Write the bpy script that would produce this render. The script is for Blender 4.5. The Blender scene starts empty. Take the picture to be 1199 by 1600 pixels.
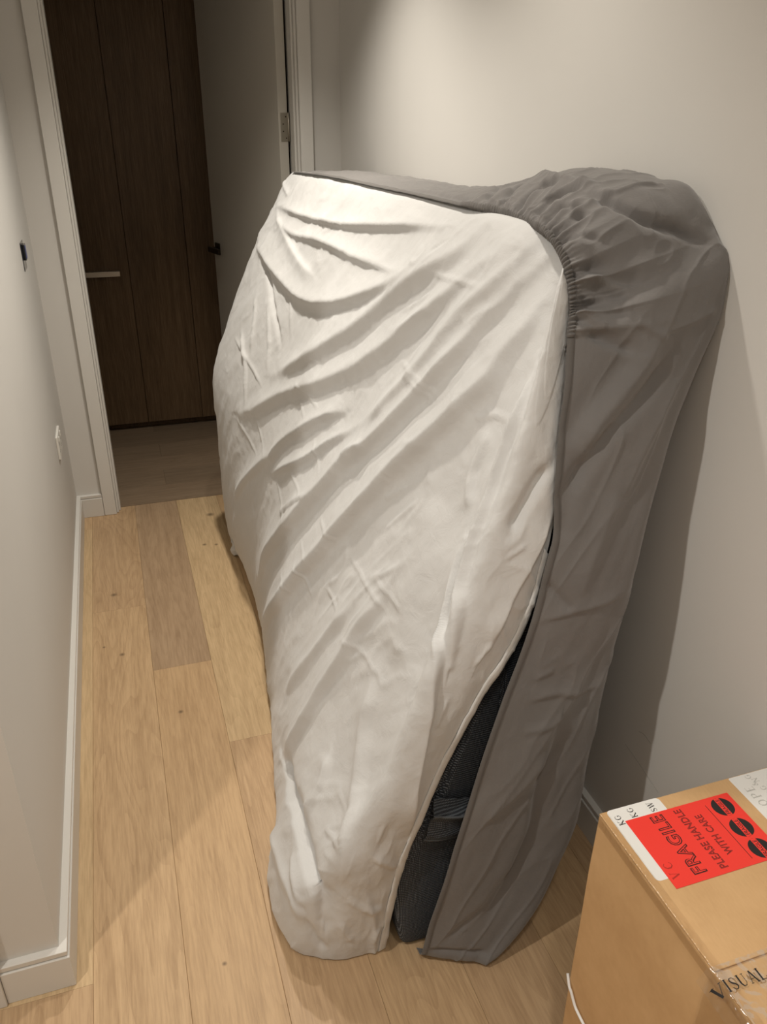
import bpy, bmesh, math, random
import numpy as np
from mathutils import Vector, Matrix, noise

# ------------------------------------------------------------------ camera
sc = bpy.context.scene
W_PX, H_PX, F_PX = 1199, 1600, 1238.65
YAW, PITCH, ROLL, CAM_H = math.radians(18.47), math.radians(26.19), math.radians(-0.4665), 1.55
fw = Vector((math.sin(YAW)*math.cos(PITCH), math.cos(YAW)*math.cos(PITCH), -math.sin(PITCH)))
rt = Vector((math.cos(YAW), -math.sin(YAW), 0)); dn = fw.cross(rt)
rt2 = rt*math.cos(ROLL)+dn*math.sin(ROLL); dn2 = dn*math.cos(ROLL)-rt*math.sin(ROLL)
cd = bpy.data.cameras.new('camera'); cam = bpy.data.objects.new('camera', cd)
sc.collection.objects.link(cam)
m = Matrix.Identity(4)
for i in range(3):
    m[i][0], m[i][1], m[i][2] = rt2[i], -dn2[i], -fw[i]
m[0][3], m[1][3], m[2][3] = 0, 0, CAM_H
cam.matrix_world = m
cd.sensor_fit = 'HORIZONTAL'; cd.sensor_width = 36; cd.lens = 36*F_PX/W_PX; cd.clip_start = .02
sc.camera = cam
# ------------------------------------------------------------------ world, exposure, lamps, added fill lights
wd = bpy.data.worlds.new('world'); sc.world = wd; wd.use_nodes = True
wd.node_tree.nodes['Background'].inputs[0].default_value = (1, .9, .78, 1)
wd.node_tree.nodes['Background'].inputs[1].default_value = .02
sc.view_settings.view_transform = 'Standard'; sc.view_settings.look = 'None'
sc.view_settings.gamma = 1; sc.view_settings.use_curve_mapping = False
sc.view_settings.exposure = 0.1
LAMP_COL = (1.0, .935, .835)
def spot(name, loc, watts, size=120, blend=.7, radius=.035, target=None, col=LAMP_COL):
    l = bpy.data.lights.new(name, 'SPOT'); l.energy = watts; l.color = col
    l.spot_size = math.radians(size); l.spot_blend = blend; l.shadow_soft_size = radius
    o = bpy.data.objects.new(name, l); sc.collection.objects.link(o); o.location = loc
    if target is not None:
        o.rotation_euler = (Vector(target)-Vector(loc)).to_track_quat('-Z', 'Y').to_euler()
    return o
spot('downlight_corridor', (.38, 1.62, 2.46), 38, 112, .8, .035)
spot('fill_doorway', (.37, 2.46, 2.46), 84, 108, 1.0, .035)  # added fill spot to lift the left wall and far end, no known fitting
spot('fill_entrance', (.28, .05, 2.46), 24, 110, .9, .05, col=(1, .955, .88))  # added overhead fill for the carton top, not a known fitting
spot('downlight_hall', (-.86, .50, 2.46), 66, 150, .6, .03, col=(1, .955, .88))
l = bpy.data.lights.new('hall_fill', 'AREA'); l.shape = 'RECTANGLE'; l.size = 1.6; l.size_y = 1.0; l.energy = 9; l.color = LAMP_COL  # unseen soft fill added behind the camera, stands for no real panel
o = bpy.data.objects.new('hall_fill', l); sc.collection.objects.link(o); o.location = (-.55, -.75, 2.48)

# ------------------------------------------------------------------ helpers
C = sc.collection
def link(name, me, mat=None, parent=None):
    o = bpy.data.objects.new(name, me); C.objects.link(o)
    if mat is not None:
        for mm in (mat if isinstance(mat, (list, tuple)) else [mat]): me.materials.append(mm)
    if parent is not None: o.parent = parent
    return o
def obj(name, bm, mat=None, parent=None, smooth=False):
    me = bpy.data.meshes.new(name); bm.normal_update(); bm.to_mesh(me); bm.free()
    if smooth:
        for p in me.polygons: p.use_smooth = True
    return link(name, me, mat, parent)
def empty(name, loc=(0, 0, 0)):
    o = bpy.data.objects.new(name, None); C.objects.link(o); o.location = loc; o.empty_display_size = .05
    return o
def tag(o, label, cat, group=None):
    o['label'] = label; o['category'] = cat
    if group: o['group'] = group
    return o
def struct(o): o['kind'] = 'structure'; return o
def box(bm, x0, x1, y0, y1, z0, z1, bevel=0, seg=2):
    r = bmesh.ops.create_cube(bm, size=1)
    for v in r['verts']:
        v.co = Vector((x0+(v.co.x+.5)*(x1-x0), y0+(v.co.y+.5)*(y1-y0), z0+(v.co.z+.5)*(z1-z0)))
    if bevel:
        es = list({e for v in r['verts'] for e in v.link_edges})
        bmesh.ops.bevel(bm, geom=es, offset=bevel, segments=seg, affect='EDGES', profile=.6)
    return r['verts']
def mkbox(name, x0, x1, y0, y1, z0, z1, mat, parent=None, bevel=0):
    bm = bmesh.new(); box(bm, x0, x1, y0, y1, z0, z1, bevel)
    return obj(name, bm, mat, parent)
def prism(bm, prof, a, b):
    """prof: list of points at end a (3D offsets added to a and b)"""
    va = [bm.verts.new(Vector(a)+Vector(p)) for p in prof]; vb = [bm.verts.new(Vector(b)+Vector(p)) for p in prof]
    n = len(prof)
    for i in range(n): bm.faces.new((va[i], va[(i+1) % n], vb[(i+1) % n], vb[i]))
    bm.faces.new(va[::-1]); bm.faces.new(vb); bmesh.ops.recalc_face_normals(bm, faces=bm.faces)
def tube(bm, pts, r, n=10):
    rings = []
    for i, p in enumerate(pts):
        p = Vector(p); t = (Vector(pts[min(i+1, len(pts)-1)])-Vector(pts[max(i-1, 0)])).normalized()
        u = t.orthogonal().normalized() if i == 0 else (u-t*u.dot(t)).normalized()
        w = t.cross(u); rr = r if not hasattr(r, '__len__') else r[i]
        rings.append([bm.verts.new(p+(u*math.cos(k*2*math.pi/n)+w*math.sin(k*2*math.pi/n))*rr) for k in range(n)])
    for a, b in zip(rings[:-1], rings[1:]):
        for k in range(n): bm.faces.new((a[k], a[(k+1) % n], b[(k+1) % n], b[k]))
    bm.faces.new(rings[0][::-1]); bm.faces.new(rings[-1])
    bmesh.ops.recalc_face_normals(bm, faces=bm.faces)

# ------------------------------------------------------------------ materials
def new_mat(name, color, rough=.6, metal=0, spec=.5):
    mt = bpy.data.materials.new(name); mt.use_nodes = True
    b = mt.node_tree.nodes['Principled BSDF']
    b.inputs['Base Color'].default_value = (*color, 1); b.inputs['Roughness'].default_value = rough
    b.inputs['Metallic'].default_value = metal; b.inputs['Specular IOR Level'].default_value = spec
    return mt, mt.node_tree.nodes, mt.node_tree.links, b
def add_bump(nt, b, height_socket, strength=.3, dist=.001, prev=None):
    bp = nt.nodes.new('ShaderNodeBump'); bp.inputs['Strength'].default_value = strength; bp.inputs['Distance'].default_value = dist
    nt.links.new(height_socket, bp.inputs['Height'])
    if prev: nt.links.new(prev, bp.inputs['Normal'])
    nt.links.new(bp.outputs[0], b.inputs['Normal']); return bp.outputs[0]
def noise_node(nt, scale, detail=3, rough=.5, vec=None, dist=0):
    n = nt.nodes.new('ShaderNodeTexNoise'); n.inputs['Scale'].default_value = scale
    n.inputs['Detail'].default_value = detail; n.inputs['Roughness'].default_value = rough; n.inputs['Distortion'].default_value = dist
    if vec: nt.links.new(vec, n.inputs['Vector'])
    return n
def mapping(nt, scale=(1, 1, 1), loc=None, src='Object', rot=(0, 0, 0)):
    tc = nt.nodes.new('ShaderNodeTexCoord'); mp = nt.nodes.new('ShaderNodeMapping')
    mp.inputs['Scale'].default_value = scale; mp.inputs['Rotation'].default_value = rot
    nt.links.new(tc.outputs[src], mp.inputs['Vector'])
    if loc is not None: nt.links.new(loc, mp.inputs['Location'])
    return mp.outputs[0]
def mathn(nt, op, a, b=None, c=None):
    n = nt.nodes.new('ShaderNodeMath'); n.operation = op
    for i, v in enumerate((a, b, c)):
        if v is None: continue
        if isinstance(v, (int, float)): n.inputs[i].default_value = v
        else: nt.links.new(v, n.inputs[i])
    return n.outputs[0]
def ramp(nt, fac, stops):
    r = nt.nodes.new('ShaderNodeValToRGB'); cr = r.color_ramp
    while len(cr.elements) < len(stops): cr.elements.new(.5)
    for e, (p, c) in zip(cr.elements, stops): e.position = p; e.color = (*c, 1)
    nt.links.new(fac, r.inputs[0]); return r.outputs[0]
def mixc(nt, fac, a, b, mode='MIX'):
    n = nt.nodes.new('ShaderNodeMix'); n.data_type = 'RGBA'; n.blend_type = mode
    for s, v in ((0, fac), (6, a), (7, b)):
        if isinstance(v, (int, float)): n.inputs[s].default_value = v
        elif isinstance(v, tuple): n.inputs[s].default_value = (*v, 1)
        else: nt.links.new(v, n.inputs[s])
    return n.outputs[2]

def paint(name, col, rough=.75, tex=.12):
    mt, N, L, b = new_mat(name, col, rough, spec=.3); nt = mt.node_tree
    v = mapping(nt)
    n = noise_node(nt, 220, 3, .6, v); add_bump(nt, b, n.outputs[0], tex, .0006)
    n2 = noise_node(nt, 3, 3, .5, v)
    c = ramp(nt, n2.outputs[0], [(.3, tuple(x*.975 for x in col)), (.7, col)]); L.new(c, b.inputs['Base Color'])
    return mt
M_WALL = paint('wall_paint', (.67, .65, .615))
M_CEIL = paint('ceiling_paint', (.75, .73, .70))
M_TRIM = paint('trim_satin_paint', (.70, .68, .64), .42, .04)
M_DOOR = paint('door_paint', (.56, .53, .47), .5, .04)
M_DARKGAP, *_ = new_mat('joint_base', (.30, .21, .125), .9)  # wood-coloured slab under the boards, shows in the joints

def oak(name, axis, warm=1.0, dark=1.0):
    mt, N, L, b = new_mat(name, (.5, .38, .26), .5, spec=.35); nt = mt.node_tree
    oi = N.new('ShaderNodeObjectInfo')
    comb = N.new('ShaderNodeCombineXYZ')
    L.new(mathn(nt, 'MULTIPLY', oi.outputs['Random'], 37.0), comb.inputs[0])
    L.new(mathn(nt, 'MULTIPLY', oi.outputs['Random'], 91.0), comb.inputs[1])
    s_f = (1, .06, 1) if axis == 'y' else (.06, 1, 1)
    s_c = (1, .13, 1) if axis == 'y' else (.13, 1, 1)
    vf = mapping(nt, s_f, comb.outputs[0]); vc = mapping(nt, s_c, comb.outputs[0])
    fine = noise_node(nt, 190, 4, .65, vf)
    med = noise_node(nt, 42, 3, .6, vf)
    # cathedral figure: contour lines of a stretched noise field
    fld = noise_node(nt, 6.5, 2, .45, vc, .25)
    saw = mathn(nt, 'FRACT', mathn(nt, 'MULTIPLY', fld.outputs[0], 26.0))
    ring = mathn(nt, 'POWER', saw, 2.2)
    sel = noise_node(nt, 2.2, 1, .5, vc)
    selr = mathn(nt, 'MULTIPLY', ring, ramp(nt, sel.outputs[0], [(.38, (.25,)*3), (.62, (1,)*3)]))
    g1 = mathn(nt, 'MULTIPLY_ADD', fine.outputs[0], .55, mathn(nt, 'MULTIPLY', med.outputs[0], .45))
    tone = mathn(nt, 'MULTIPLY_ADD', selr, -.10, g1)
    base = oi.outputs['Color']
    lo = mixc(nt, 1, base, (.74, .69, .64), 'MULTIPLY'); hi = mixc(nt, 1, base, (1.10, 1.09, 1.07), 'MULTIPLY')
    mr = N.new('ShaderNodeMapRange'); mr.inputs[1].default_value = .32; mr.inputs[2].default_value = .58
    L.new(tone, mr.inputs[0])
    col = mixc(nt, mr.outputs[0], lo, hi)
    big = noise_node(nt, 5, 2, .5, vc)
    col = mixc(nt, mathn(nt, 'MULTIPLY', big.outputs[0], .35), col, mixc(nt, 1, base, (.90, .86, .80), 'MULTIPLY'))
    # knots: real marks at fixed places in the boards
    geo = N.new('ShaderNodeNewGeometry'); kn = None
    for (kx, ky, kr) in KNOTS:
        d = N.new('ShaderNodeVectorMath'); d.operation = 'DISTANCE'; L.new(geo.outputs['Position'], d.inputs[0]); d.inputs[1].default_value = (kx, ky, 0)
        q = N.new('ShaderNodeMapRange'); q.inputs[1].default_value = kr*.35; q.inputs[2].default_value = kr*1.6; q.inputs[3].default_value = 1; q.inputs[4].default_value = 0
        L.new(d.outputs['Value'], q.inputs[0])
        kn = q.outputs[0] if kn is None else mathn(nt, 'MAXIMUM', kn, q.outputs[0])
    col = mixc(nt, mathn(nt, 'MULTIPLY', kn, .75), col, (.11, .07, .04))
    L.new(col, b.inputs['Base Color'])
    rr = mathn(nt, 'MULTIPLY_ADD', fine.outputs[0], .2, .38); L.new(rr, b.inputs['Roughness'])
    add_bump(nt, b, tone, .18, .0005)
    return mt
KNOTS = [(.2646, 3.193, .013), (.2073, 2.922, .007), (.2535, 2.909, .006), (-.1518, 2.634, .009), (-.1348, 2.251, .007), (.0187, 1.911, .006), (.0301, 1.095, .004), (-.19, 2.31, .004)]
M_OAK_Y = oak('oak_boards_lengthwise', 'y'); M_OAK_X = oak('oak_boards_crosswise', 'x')

def dark_wood():
    mt, N, L, b = new_mat('smoked_oak_veneer', (.06, .04, .025), .5, spec=.35); nt = mt.node_tree
    oi = N.new('ShaderNodeObjectInfo'); comb = N.new('ShaderNodeCombineXYZ'); L.new(mathn(nt, 'MULTIPLY', oi.outputs['Random'], 23.0), comb.inputs[0])
    v = mapping(nt, (1, 1, .035), comb.outputs[0]); v2 = mapping(nt, (1, 1, .12), comb.outputs[0])
    a = noise_node(nt, 260, 4, .7, v); c = noise_node(nt, 40, 3, .6, v); d = noise_node(nt, 9, 2, .5, v2)
    t = mathn(nt, 'MULTIPLY_ADD', a.outputs[0], .55, mathn(nt, 'MULTIPLY_ADD', c.outputs[0], .3, mathn(nt, 'MULTIPLY', d.outputs[0], .15)))
    L.new(ramp(nt, t, [(.36, (.075, .045, .022)), (.5, (.135, .084, .043)), (.66, (.205, .133, .074))]), b.inputs['Base Color'])
    add_bump(nt, b, t, .25, .0006); return mt
M_DWOOD = dark_wood()

def fabric(name, col, rough=.85, weave=900, sheen=.2, wrinkle=.35, var=.04):
    mt, N, L, b = new_mat(name, col, rough, spec=.25); nt = mt.node_tree
    b.inputs['Sheen Weight'].default_value = sheen
    v = mapping(nt)
    w = noise_node(nt, weave, 2, .6, v)
    va = mapping(nt, (1, 1, 1), rot=(.6, .5, .3)); st = noise_node(nt, 26, 5, .62, va, .6)
    big = noise_node(nt, 7, 3, .5, v)
    L.new(ramp(nt, big.outputs[0], [(.3, tuple(x*(1-var) for x in col)), (.7, tuple(min(1, x*(1+var)) for x in col))]), b.inputs['Base Color'])
    n1 = add_bump(nt, b, w.outputs[0], .25, .0004)
    add_bump(nt, b, st.outputs[0], wrinkle, .006, n1)
    return mt
M_WHITE = fabric('white_cotton', (.62, .615, .605), .8, 1100, .15, .30, .015)
M_HEMW = fabric('white_cotton_hem', (.70, .695, .68), .8, 700, .15, .55, .02)
M_GREY = fabric('grey_cotton', (.170, .159, .152), .85, 900, .25, .30, .05)
M_GREY2 = fabric('grey_elastic', (.125, .115, .107), .85, 900, .2, .3, .05)

def mesh_fabric(name, k, rot=(0, 0, 0)):
    mt, N, L, b = new_mat(name, (.03, .034, .04), .75, spec=.4); nt = mt.node_tree
    v = mapping(nt, (1, 1, 1), rot=rot); sp = N.new('ShaderNodeSeparateXYZ'); L.new(v, sp.inputs[0])
    u = mathn(nt, 'ADD', sp.outputs[0], mathn(nt, 'MULTIPLY', sp.outputs[1], 1.0)); z = sp.outputs[2]
    s1 = mathn(nt, 'SINE', mathn(nt, 'MULTIPLY', mathn(nt, 'ADD', u, mathn(nt, 'MULTIPLY', z, .58)), k))
    s2 = mathn(nt, 'SINE', mathn(nt, 'MULTIPLY', mathn(nt, 'SUBTRACT', u, mathn(nt, 'MULTIPLY', z, .58)), k))
    d = mathn(nt, 'MULTIPLY', s1, s2)
    L.new(ramp(nt, d, [(.20, (.030, .034, .041)), (.60, (.19, .21, .235))]), b.inputs['Base Color'])
    add_bump(nt, b, d, .8, .0012); return mt
M_MESH = mesh_fabric('charcoal_spacer_mesh', 1150)
M_BINDING = fabric('charcoal_binding', (.09, .095, .10), .8, 900, .1, .4)

M_CARD, N, L, b = new_mat('cardboard', (.50, .32, .165), .75, spec=.3)
nt = M_CARD.node_tree; v = mapping(nt, (1, 1, 1)); a = noise_node(nt, 9, 4, .6, v); c = noise_node(nt, 300, 3, .6, mapping(nt, (1, .2, .2)))
L.new(ramp(nt, mathn(nt, 'MULTIPLY_ADD', a.outputs[0], .7, mathn(nt, 'MULTIPLY', c.outputs[0], .3)), [(.35, (.56, .345, .165)), (.65, (.64, .41, .205))]), b.inputs['Base Color'])
add_bump(nt, b, a.outputs[0], .3, .002)
M_RED, *_ = new_mat('red_label_paper', (.88, .045, .030), .45)
M_PAPER = paint('white_label_paper', (.80, .79, .76), .6, .02)
M_INK, *_ = new_mat('black_ink', (.012, .010, .010), .6)
M_INKR, *_ = new_mat('dark_print_on_red', (.05, .006, .005), .6)
M_FAINT, *_ = new_mat('faint_grey_print', (.50, .49, .46), .7)
M_FAINTR, *_ = new_mat('show_through_print', (.42, .02, .012), .6)
def tape():
    mt = bpy.data.materials.new('clear_tape'); mt.use_nodes = True; nt = mt.node_tree; N = nt.nodes; L = nt.links
    N.remove(N['Principled BSDF']); o = N['Material Output']
    t = N.new('ShaderNodeBsdfTransparent'); t.inputs[0].default_value = (.97, .965, .95, 1)
    g = N.new('ShaderNodeBsdfGlossy'); g.inputs[0].default_value = (1, 1, 1, 1); g.inputs[1].default_value = .16
    fr = N.new('ShaderNodeFresnel'); fr.inputs[0].default_value = 1.5
    n = noise_node(nt, 26, 2, .5, mapping(nt, (1, 1, 1)), .4)
    bp = N.new('ShaderNodeBump'); bp.inputs['Strength'].default_value = 1; bp.inputs['Distance'].default_value = .0035
    L.new(n.outputs[0], bp.inputs['Height']); L.new(bp.outputs[0], g.inputs['Normal']); L.new(bp.outputs[0], fr.inputs['Normal'])
    m = N.new('ShaderNodeMixShader'); L.new(mathn(nt, 'MULTIPLY_ADD', fr.outputs[0], .40, .015), m.inputs[0]); L.new(t.outputs[0], m.inputs[1]); L.new(g.outputs[0], m.inputs[2])
    L.new(m.outputs[0], o.inputs[0]); return mt
M_TAPE = tape()
M_STEEL, *_ = new_mat('brushed_steel', (.42, .39, .33), .38, .9)
M_BRONZE, *_ = new_mat('dark_bronze', (.045, .035, .028), .35, .8)
M_SATIN, *_ = new_mat('satin_pull', (.52, .48, .42), .35, .6)
M_PLATE, *_ = new_mat('white_plastic', (.74, .72, .67), .3)
M_BLACK, *_ = new_mat('black_glass', (.006, .007, .012), .12)
M_BLUE, *_ = new_mat('blue_film', (.02, .035, .22), .3)
M_CABLE, *_ = new_mat('white_cord', (.80, .79, .77), .45)

# ------------------------------------------------------------------ structure
XL, XR, YB, ZC = -.275, .925, 3.338, 2.5
fl = mkbox('floor', -2.4, XR, -1.5, 3.387, -.05, -.004, M_DARKGAP); struct(fl)
TH = 2.4
OAK = {'a': (.540, .378, .222), 'grey': (.420, .298, .190), 'pale': (.585, .430, .255), 'b': (.525, .362, .208), 'c': (.505, .350, .208)}
def plank(x0, x1, y0, y1, col, mat, parent, name='plank'):
    w, l = x1-x0, y1-y0; g = .00022
    bm = bmesh.new()
    pr = [(g, -.004), (w-g, -.004), (w-g, -.0006), (w-g-.0007, 0), (g+.0007, 0), (g, -.0006)]
    va = [bm.verts.new((px, g, pz)) for px, pz in pr]; vb = [bm.verts.new((px, l-g, pz)) for px, pz in pr]
    n = len(pr)
    for i in range(n): bm.faces.new((va[i], va[(i+1) % n], vb[(i+1) % n], vb[i]))
    bm.faces.new(va[::-1]); bm.faces.new(vb); bmesh.ops.recalc_face_normals(bm, faces=bm.faces)
    o = obj(name, bm, mat, parent); o.location = (x0, y0, 0); o.color = (*col, 1); return o
rnd = random.Random(5)
bounds = {-2: [(1.133, 'c')], -1: [(2.530, 'a'), (4, 'c')], 0: [(2.134, 'b'), (4, 'grey')], 1: [(1.741, 'c'), (4, 'pale')], 2: [(2.35, 'a'), (4, 'b')], 3: [(1.5, 'c'), (4, 'a')], 4: [(2.2, 'b'), (4, 'c')], 5: [(1.0, 'a'), (3.0, 'c'), (4, 'b')]}
k = -12
while True:
    x0 = -.045+.18*(k); x1 = x0+.18
    if x0 >= XR: break
    x0c, x1c = max(x0, -2.4), min(x1, XR)
    if x1c-x0c > .01:
        first = bounds.get(k, [(rnd.uniform(-.6, 1.1), rnd.choice('abc')), (4, rnd.choice('abc'))])
        y = -1.5; segs = []
        f0 = first[0][0]; e = f0
        cuts = [f0-1.9]+[c for c, _ in first]
        cols = [rnd.choice(['a', 'b', 'c'])]+[c for _, c in first]
        if k == -2: cuts.append(3.2); cols.append('pale')
        for cu, co in zip(cuts, cols):
            y1 = min(cu, 3.386)
            if y1-y > .01: plank(x0c, x1c, y, y1, OAK[co], M_OAK_Y, fl); y = y1
        if y < 3.38: plank(x0c, x1c, y, 3.386, OAK['a'], M_OAK_Y, fl)
    k += 1
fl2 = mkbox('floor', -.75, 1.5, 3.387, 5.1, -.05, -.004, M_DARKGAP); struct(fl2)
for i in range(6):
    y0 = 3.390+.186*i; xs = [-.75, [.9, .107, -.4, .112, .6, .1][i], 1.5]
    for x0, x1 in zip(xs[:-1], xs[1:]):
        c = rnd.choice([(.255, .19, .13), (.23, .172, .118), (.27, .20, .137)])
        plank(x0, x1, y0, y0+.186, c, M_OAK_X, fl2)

def wall(name, *a, mat=M_WALL): return struct(mkbox(name, *a, mat))
wall('wall_left', -.40, XL, 1.16, YB, 0, ZC)
wall('wall_front_left', -2.4, -1.36, 1.16, 1.28, 0, ZC)
wall('wall_front', -.47, -.40, 1.16, 1.28, 0, ZC)
wall('wall_front_header', -1.36, -.47, 1.16, 1.28, 2.1, ZC)
wall('wall_right', XR, XR+.12, -1.5, YB+.12, 0, ZC)
wall('wall_back_left', -.40, -.114, YB, YB+.10, 0, ZC)
wall('wall_back_right', .752, XR, YB, YB+.10, 0, ZC)
wall('wall_back_header', -.114, .752, YB, YB+.10, 2.1, ZC)
wall('wall_west', -2.52, -2.4, -1.5, 1.28, 0, ZC)
wall('wall_rear', -2.52, XR+.12, -1.62, -1.5, 0, ZC)
wall('wall_closet_left', -.87, -.75, YB+.10, 5.1, 0, ZC)
wall('wall_closet_right', 1.5, 1.62, YB+.10, 5.1, 0, ZC)
wall('wall_closet_front_left', -.75, -.40, YB, YB+.10, 0, ZC)
wall('wall_closet_front_right', XR+.12, 1.5, YB, YB+.10, 0, ZC)
wall('wall_closet_back', -.87, 1.62, 5.1, 5.2, 0, ZC)
wall('ceiling', -2.52, 1.62, -1.62, 5.2, ZC, ZC+.1, mat=M_CEIL)

def base_prof(nx, ny):  # outline of the skirting, thickness along (nx, ny)
    p = [(0, .001), (.018, .001), (.018, .0835), (.0165, .085), (.011, .085), (.011, .0885), (.0150, .0885), (.0155, .0990), (.0145, .1000), (0, .1000)]
    return [(t*nx, t*ny, z) for t, z in p]
def skirting(name, a, b, n):
    bm = bmesh.new(); prism(bm, base_prof(*n), a, b); return struct(obj(name, bm, M_TRIM))
def skirt_mitre(name, pts, n_list):
    """continuous skirting round a convex corner"""
    bm = bmesh.new(); p = [(0, .001), (.018, .001), (.018, .0835), (.0165, .085), (.011, .085), (.011, .0885), (.0150, .0885), (.0155, .0990), (.0145, .1000), (0, .1000)]
    rings = []
    for q, n in zip(pts, n_list): rings.append([bm.verts.new((q[0]+t*n[0], q[1]+t*n[1], z)) for t, z in p])
    for a, b in zip(rings[:-1], rings[1:]):
        for i in range(len(p)): bm.faces.new((a[i], a[(i+1) % len(p)], b[(i+1) % len(p)], b[i]))
    bm.faces.new(rings[0]); bm.faces.new(rings[-1][::-1]); bmesh.ops.recalc_face_normals(bm, faces=bm.faces)
    return struct(obj(name, bm, M_TRIM))
skirt_mitre('baseboard_left', [(-.382, 1.16), (XL, 1.16), (XL, YB-.018), ], [(0, -1), (1, -1), (1, 0)])
skirting('baseboard_right', (XR, -1.5, 0), (XR, YB-.018, 0), (-1, 0))
skirting('baseboard_back_left', (XL, YB, 0), (-.174, YB, 0), (0, -1))
skirting('baseboard_back_right', (.809, YB, 0), (XR, YB, 0), (0, -1))
skirting('baseboard_front', (-2.4, 1.16, 0), (-1.44, 1.16, 0), (0, -1))

# door casings (stepped architrave: broad flat, two narrow steps back into the lining)
def casing(name, xo, s, y, ydepth):
    bm = bmesh.new()
    def bb(a, b_, y0, y1, z1): 
        x0, x1 = sorted((xo+s*a, xo+s*b_)); box(bm, x0, x1, y0, y1, 0.001, z1, .0012, 1)
    bb(0, .050, y-.020, y, 2.119)
    bb(.0505, .059, y-.004, ydepth, 2.094)
    bb(.0592, .0675, y+.016, ydepth, 2.094)
    return struct(obj(name, bm, M_TRIM))
casing('trim_1', -.1725, 1, YB, YB+.11)
casing('trim_2', .8085, -1, YB, YB+.11)
bm = bmesh.new(); box(bm, -.1725, .8085, YB-.020, YB, 2.12, 2.17, .0012, 1); box(bm, -.125, .76, YB-.004, YB+.11, 2.095, 2.13)
struct(obj('trim_3', bm, M_TRIM))
# architrave left of the near pier with its closed door
bm = bmesh.new(); box(bm, -.45, -.383, 1.136, 1.16, .001, 2.17, .0012, 1); box(bm, -.478, -.449, 1.150, 1.28, .001, 2.12, .0012, 1)
struct(obj('trim_4', bm, M_TRIM))
bm = bmesh.new(); box(bm, -1.44, -1.373, 1.136, 1.16, .001, 2.17, .0012, 1); box(bm, -1.374, -1.345, 1.150, 1.28, .001, 2.12, .0012, 1); box(bm, -1.374, -.449, 1.136, 1.16, 2.1, 2.17)
struct(obj('trim_5', bm, M_TRIM))
struct(mkbox('door_2', -1.344, -.48, 1.20, 1.24, .006, 2.09, M_TRIM, bevel=.001))

# open door
A = Vector((.694, 3.412, 0)); dl = Vector((-.2385, .9711, 0)); dt = Vector((.9711, .2385, 0))
def slab(bm, u0, u1, t0, t1, z0, z1, bev=0):
    vs = box(bm, u0, u1, t0, t1, z0, z1, bev, 1) if False else None
    r = bmesh.ops.create_cube(bm, size=1)
    for v in r['verts']:
        u = u0+(v.co.x+.5)*(u1-u0); t = t0+(v.co.y+.5)*(t1-t0); z = z0+(v.co.z+.5)*(z1-z0)
        v.co = A+dl*u+dt*t+Vector((0, 0, z))
    bmesh.ops.recalc_face_normals(bm, faces=list({f for v in r['verts'] for f in v.link_faces}))
    return r['verts']
bm = bmesh.new(); slab(bm, 0, .82, 0, .0385, .006, 2.085)
bmesh.ops.bevel(bm, geom=list(bm.edges), offset=.0012, segments=1, affect='EDGES')
door = struct(obj('door_1', bm, M_DOOR))
for hz in (1.478, .25):
    bm = bmesh.new()
    slab(bm, -.0018, .0002, .008, .0385, hz, hz+.102)
    es = [e for e in bm.edges]
    hg = obj('hinge', bm, M_STEEL, door); hg['label'] = 'steel butt hinge let into the door edge'
    bm = bmesh.new(); tube(bm, [A+dt*.0415+dl*-.002+Vector((0, 0, hz)), A+dt*.0415+dl*-.002+Vector((0, 0, hz+.102))], .0048, 12)
    obj('hinge_knuckle', bm, M_STEEL, hg, True)
    for q, (tt, zz) in enumerate([(.030, .088), (.018, .062), (.018, .036), (.030, .012)]):
        bm = bmesh.new(); c0 = A+dt*tt+Vector((0, 0, hz+zz)); tube(bm, [c0+dl*-.0024, c0], .0026, 10)
        obj('screw', bm, M_BRONZE, hg)
for side in (-1, 1):
    t0 = 0 if side < 0 else .0385
    bm = bmesh.new(); slab(bm, .735, .787, min(t0, t0+side*.008), max(t0, t0+side*.008), .953, 1.008)
    bmesh.ops.bevel(bm, geom=list(bm.edges), offset=.0012, segments=2, affect='EDGES')
    rose = obj('handle_rose', bm, M_BRONZE, door)
    bm = bmesh.new(); P0 = A+dl*.761+dt*t0+Vector((0, 0, .982))
    tube(bm, [P0+dt*side*.006, P0+dt*side*.048], .009, 14)
    slab(bm, .640, .771, t0+side*.042-(.005 if side > 0 else .009), t0+side*.042+(.009 if side > 0 else .005), .970, .993)
    obj('lever_handle', bm, M_BRONZE, door)

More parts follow.
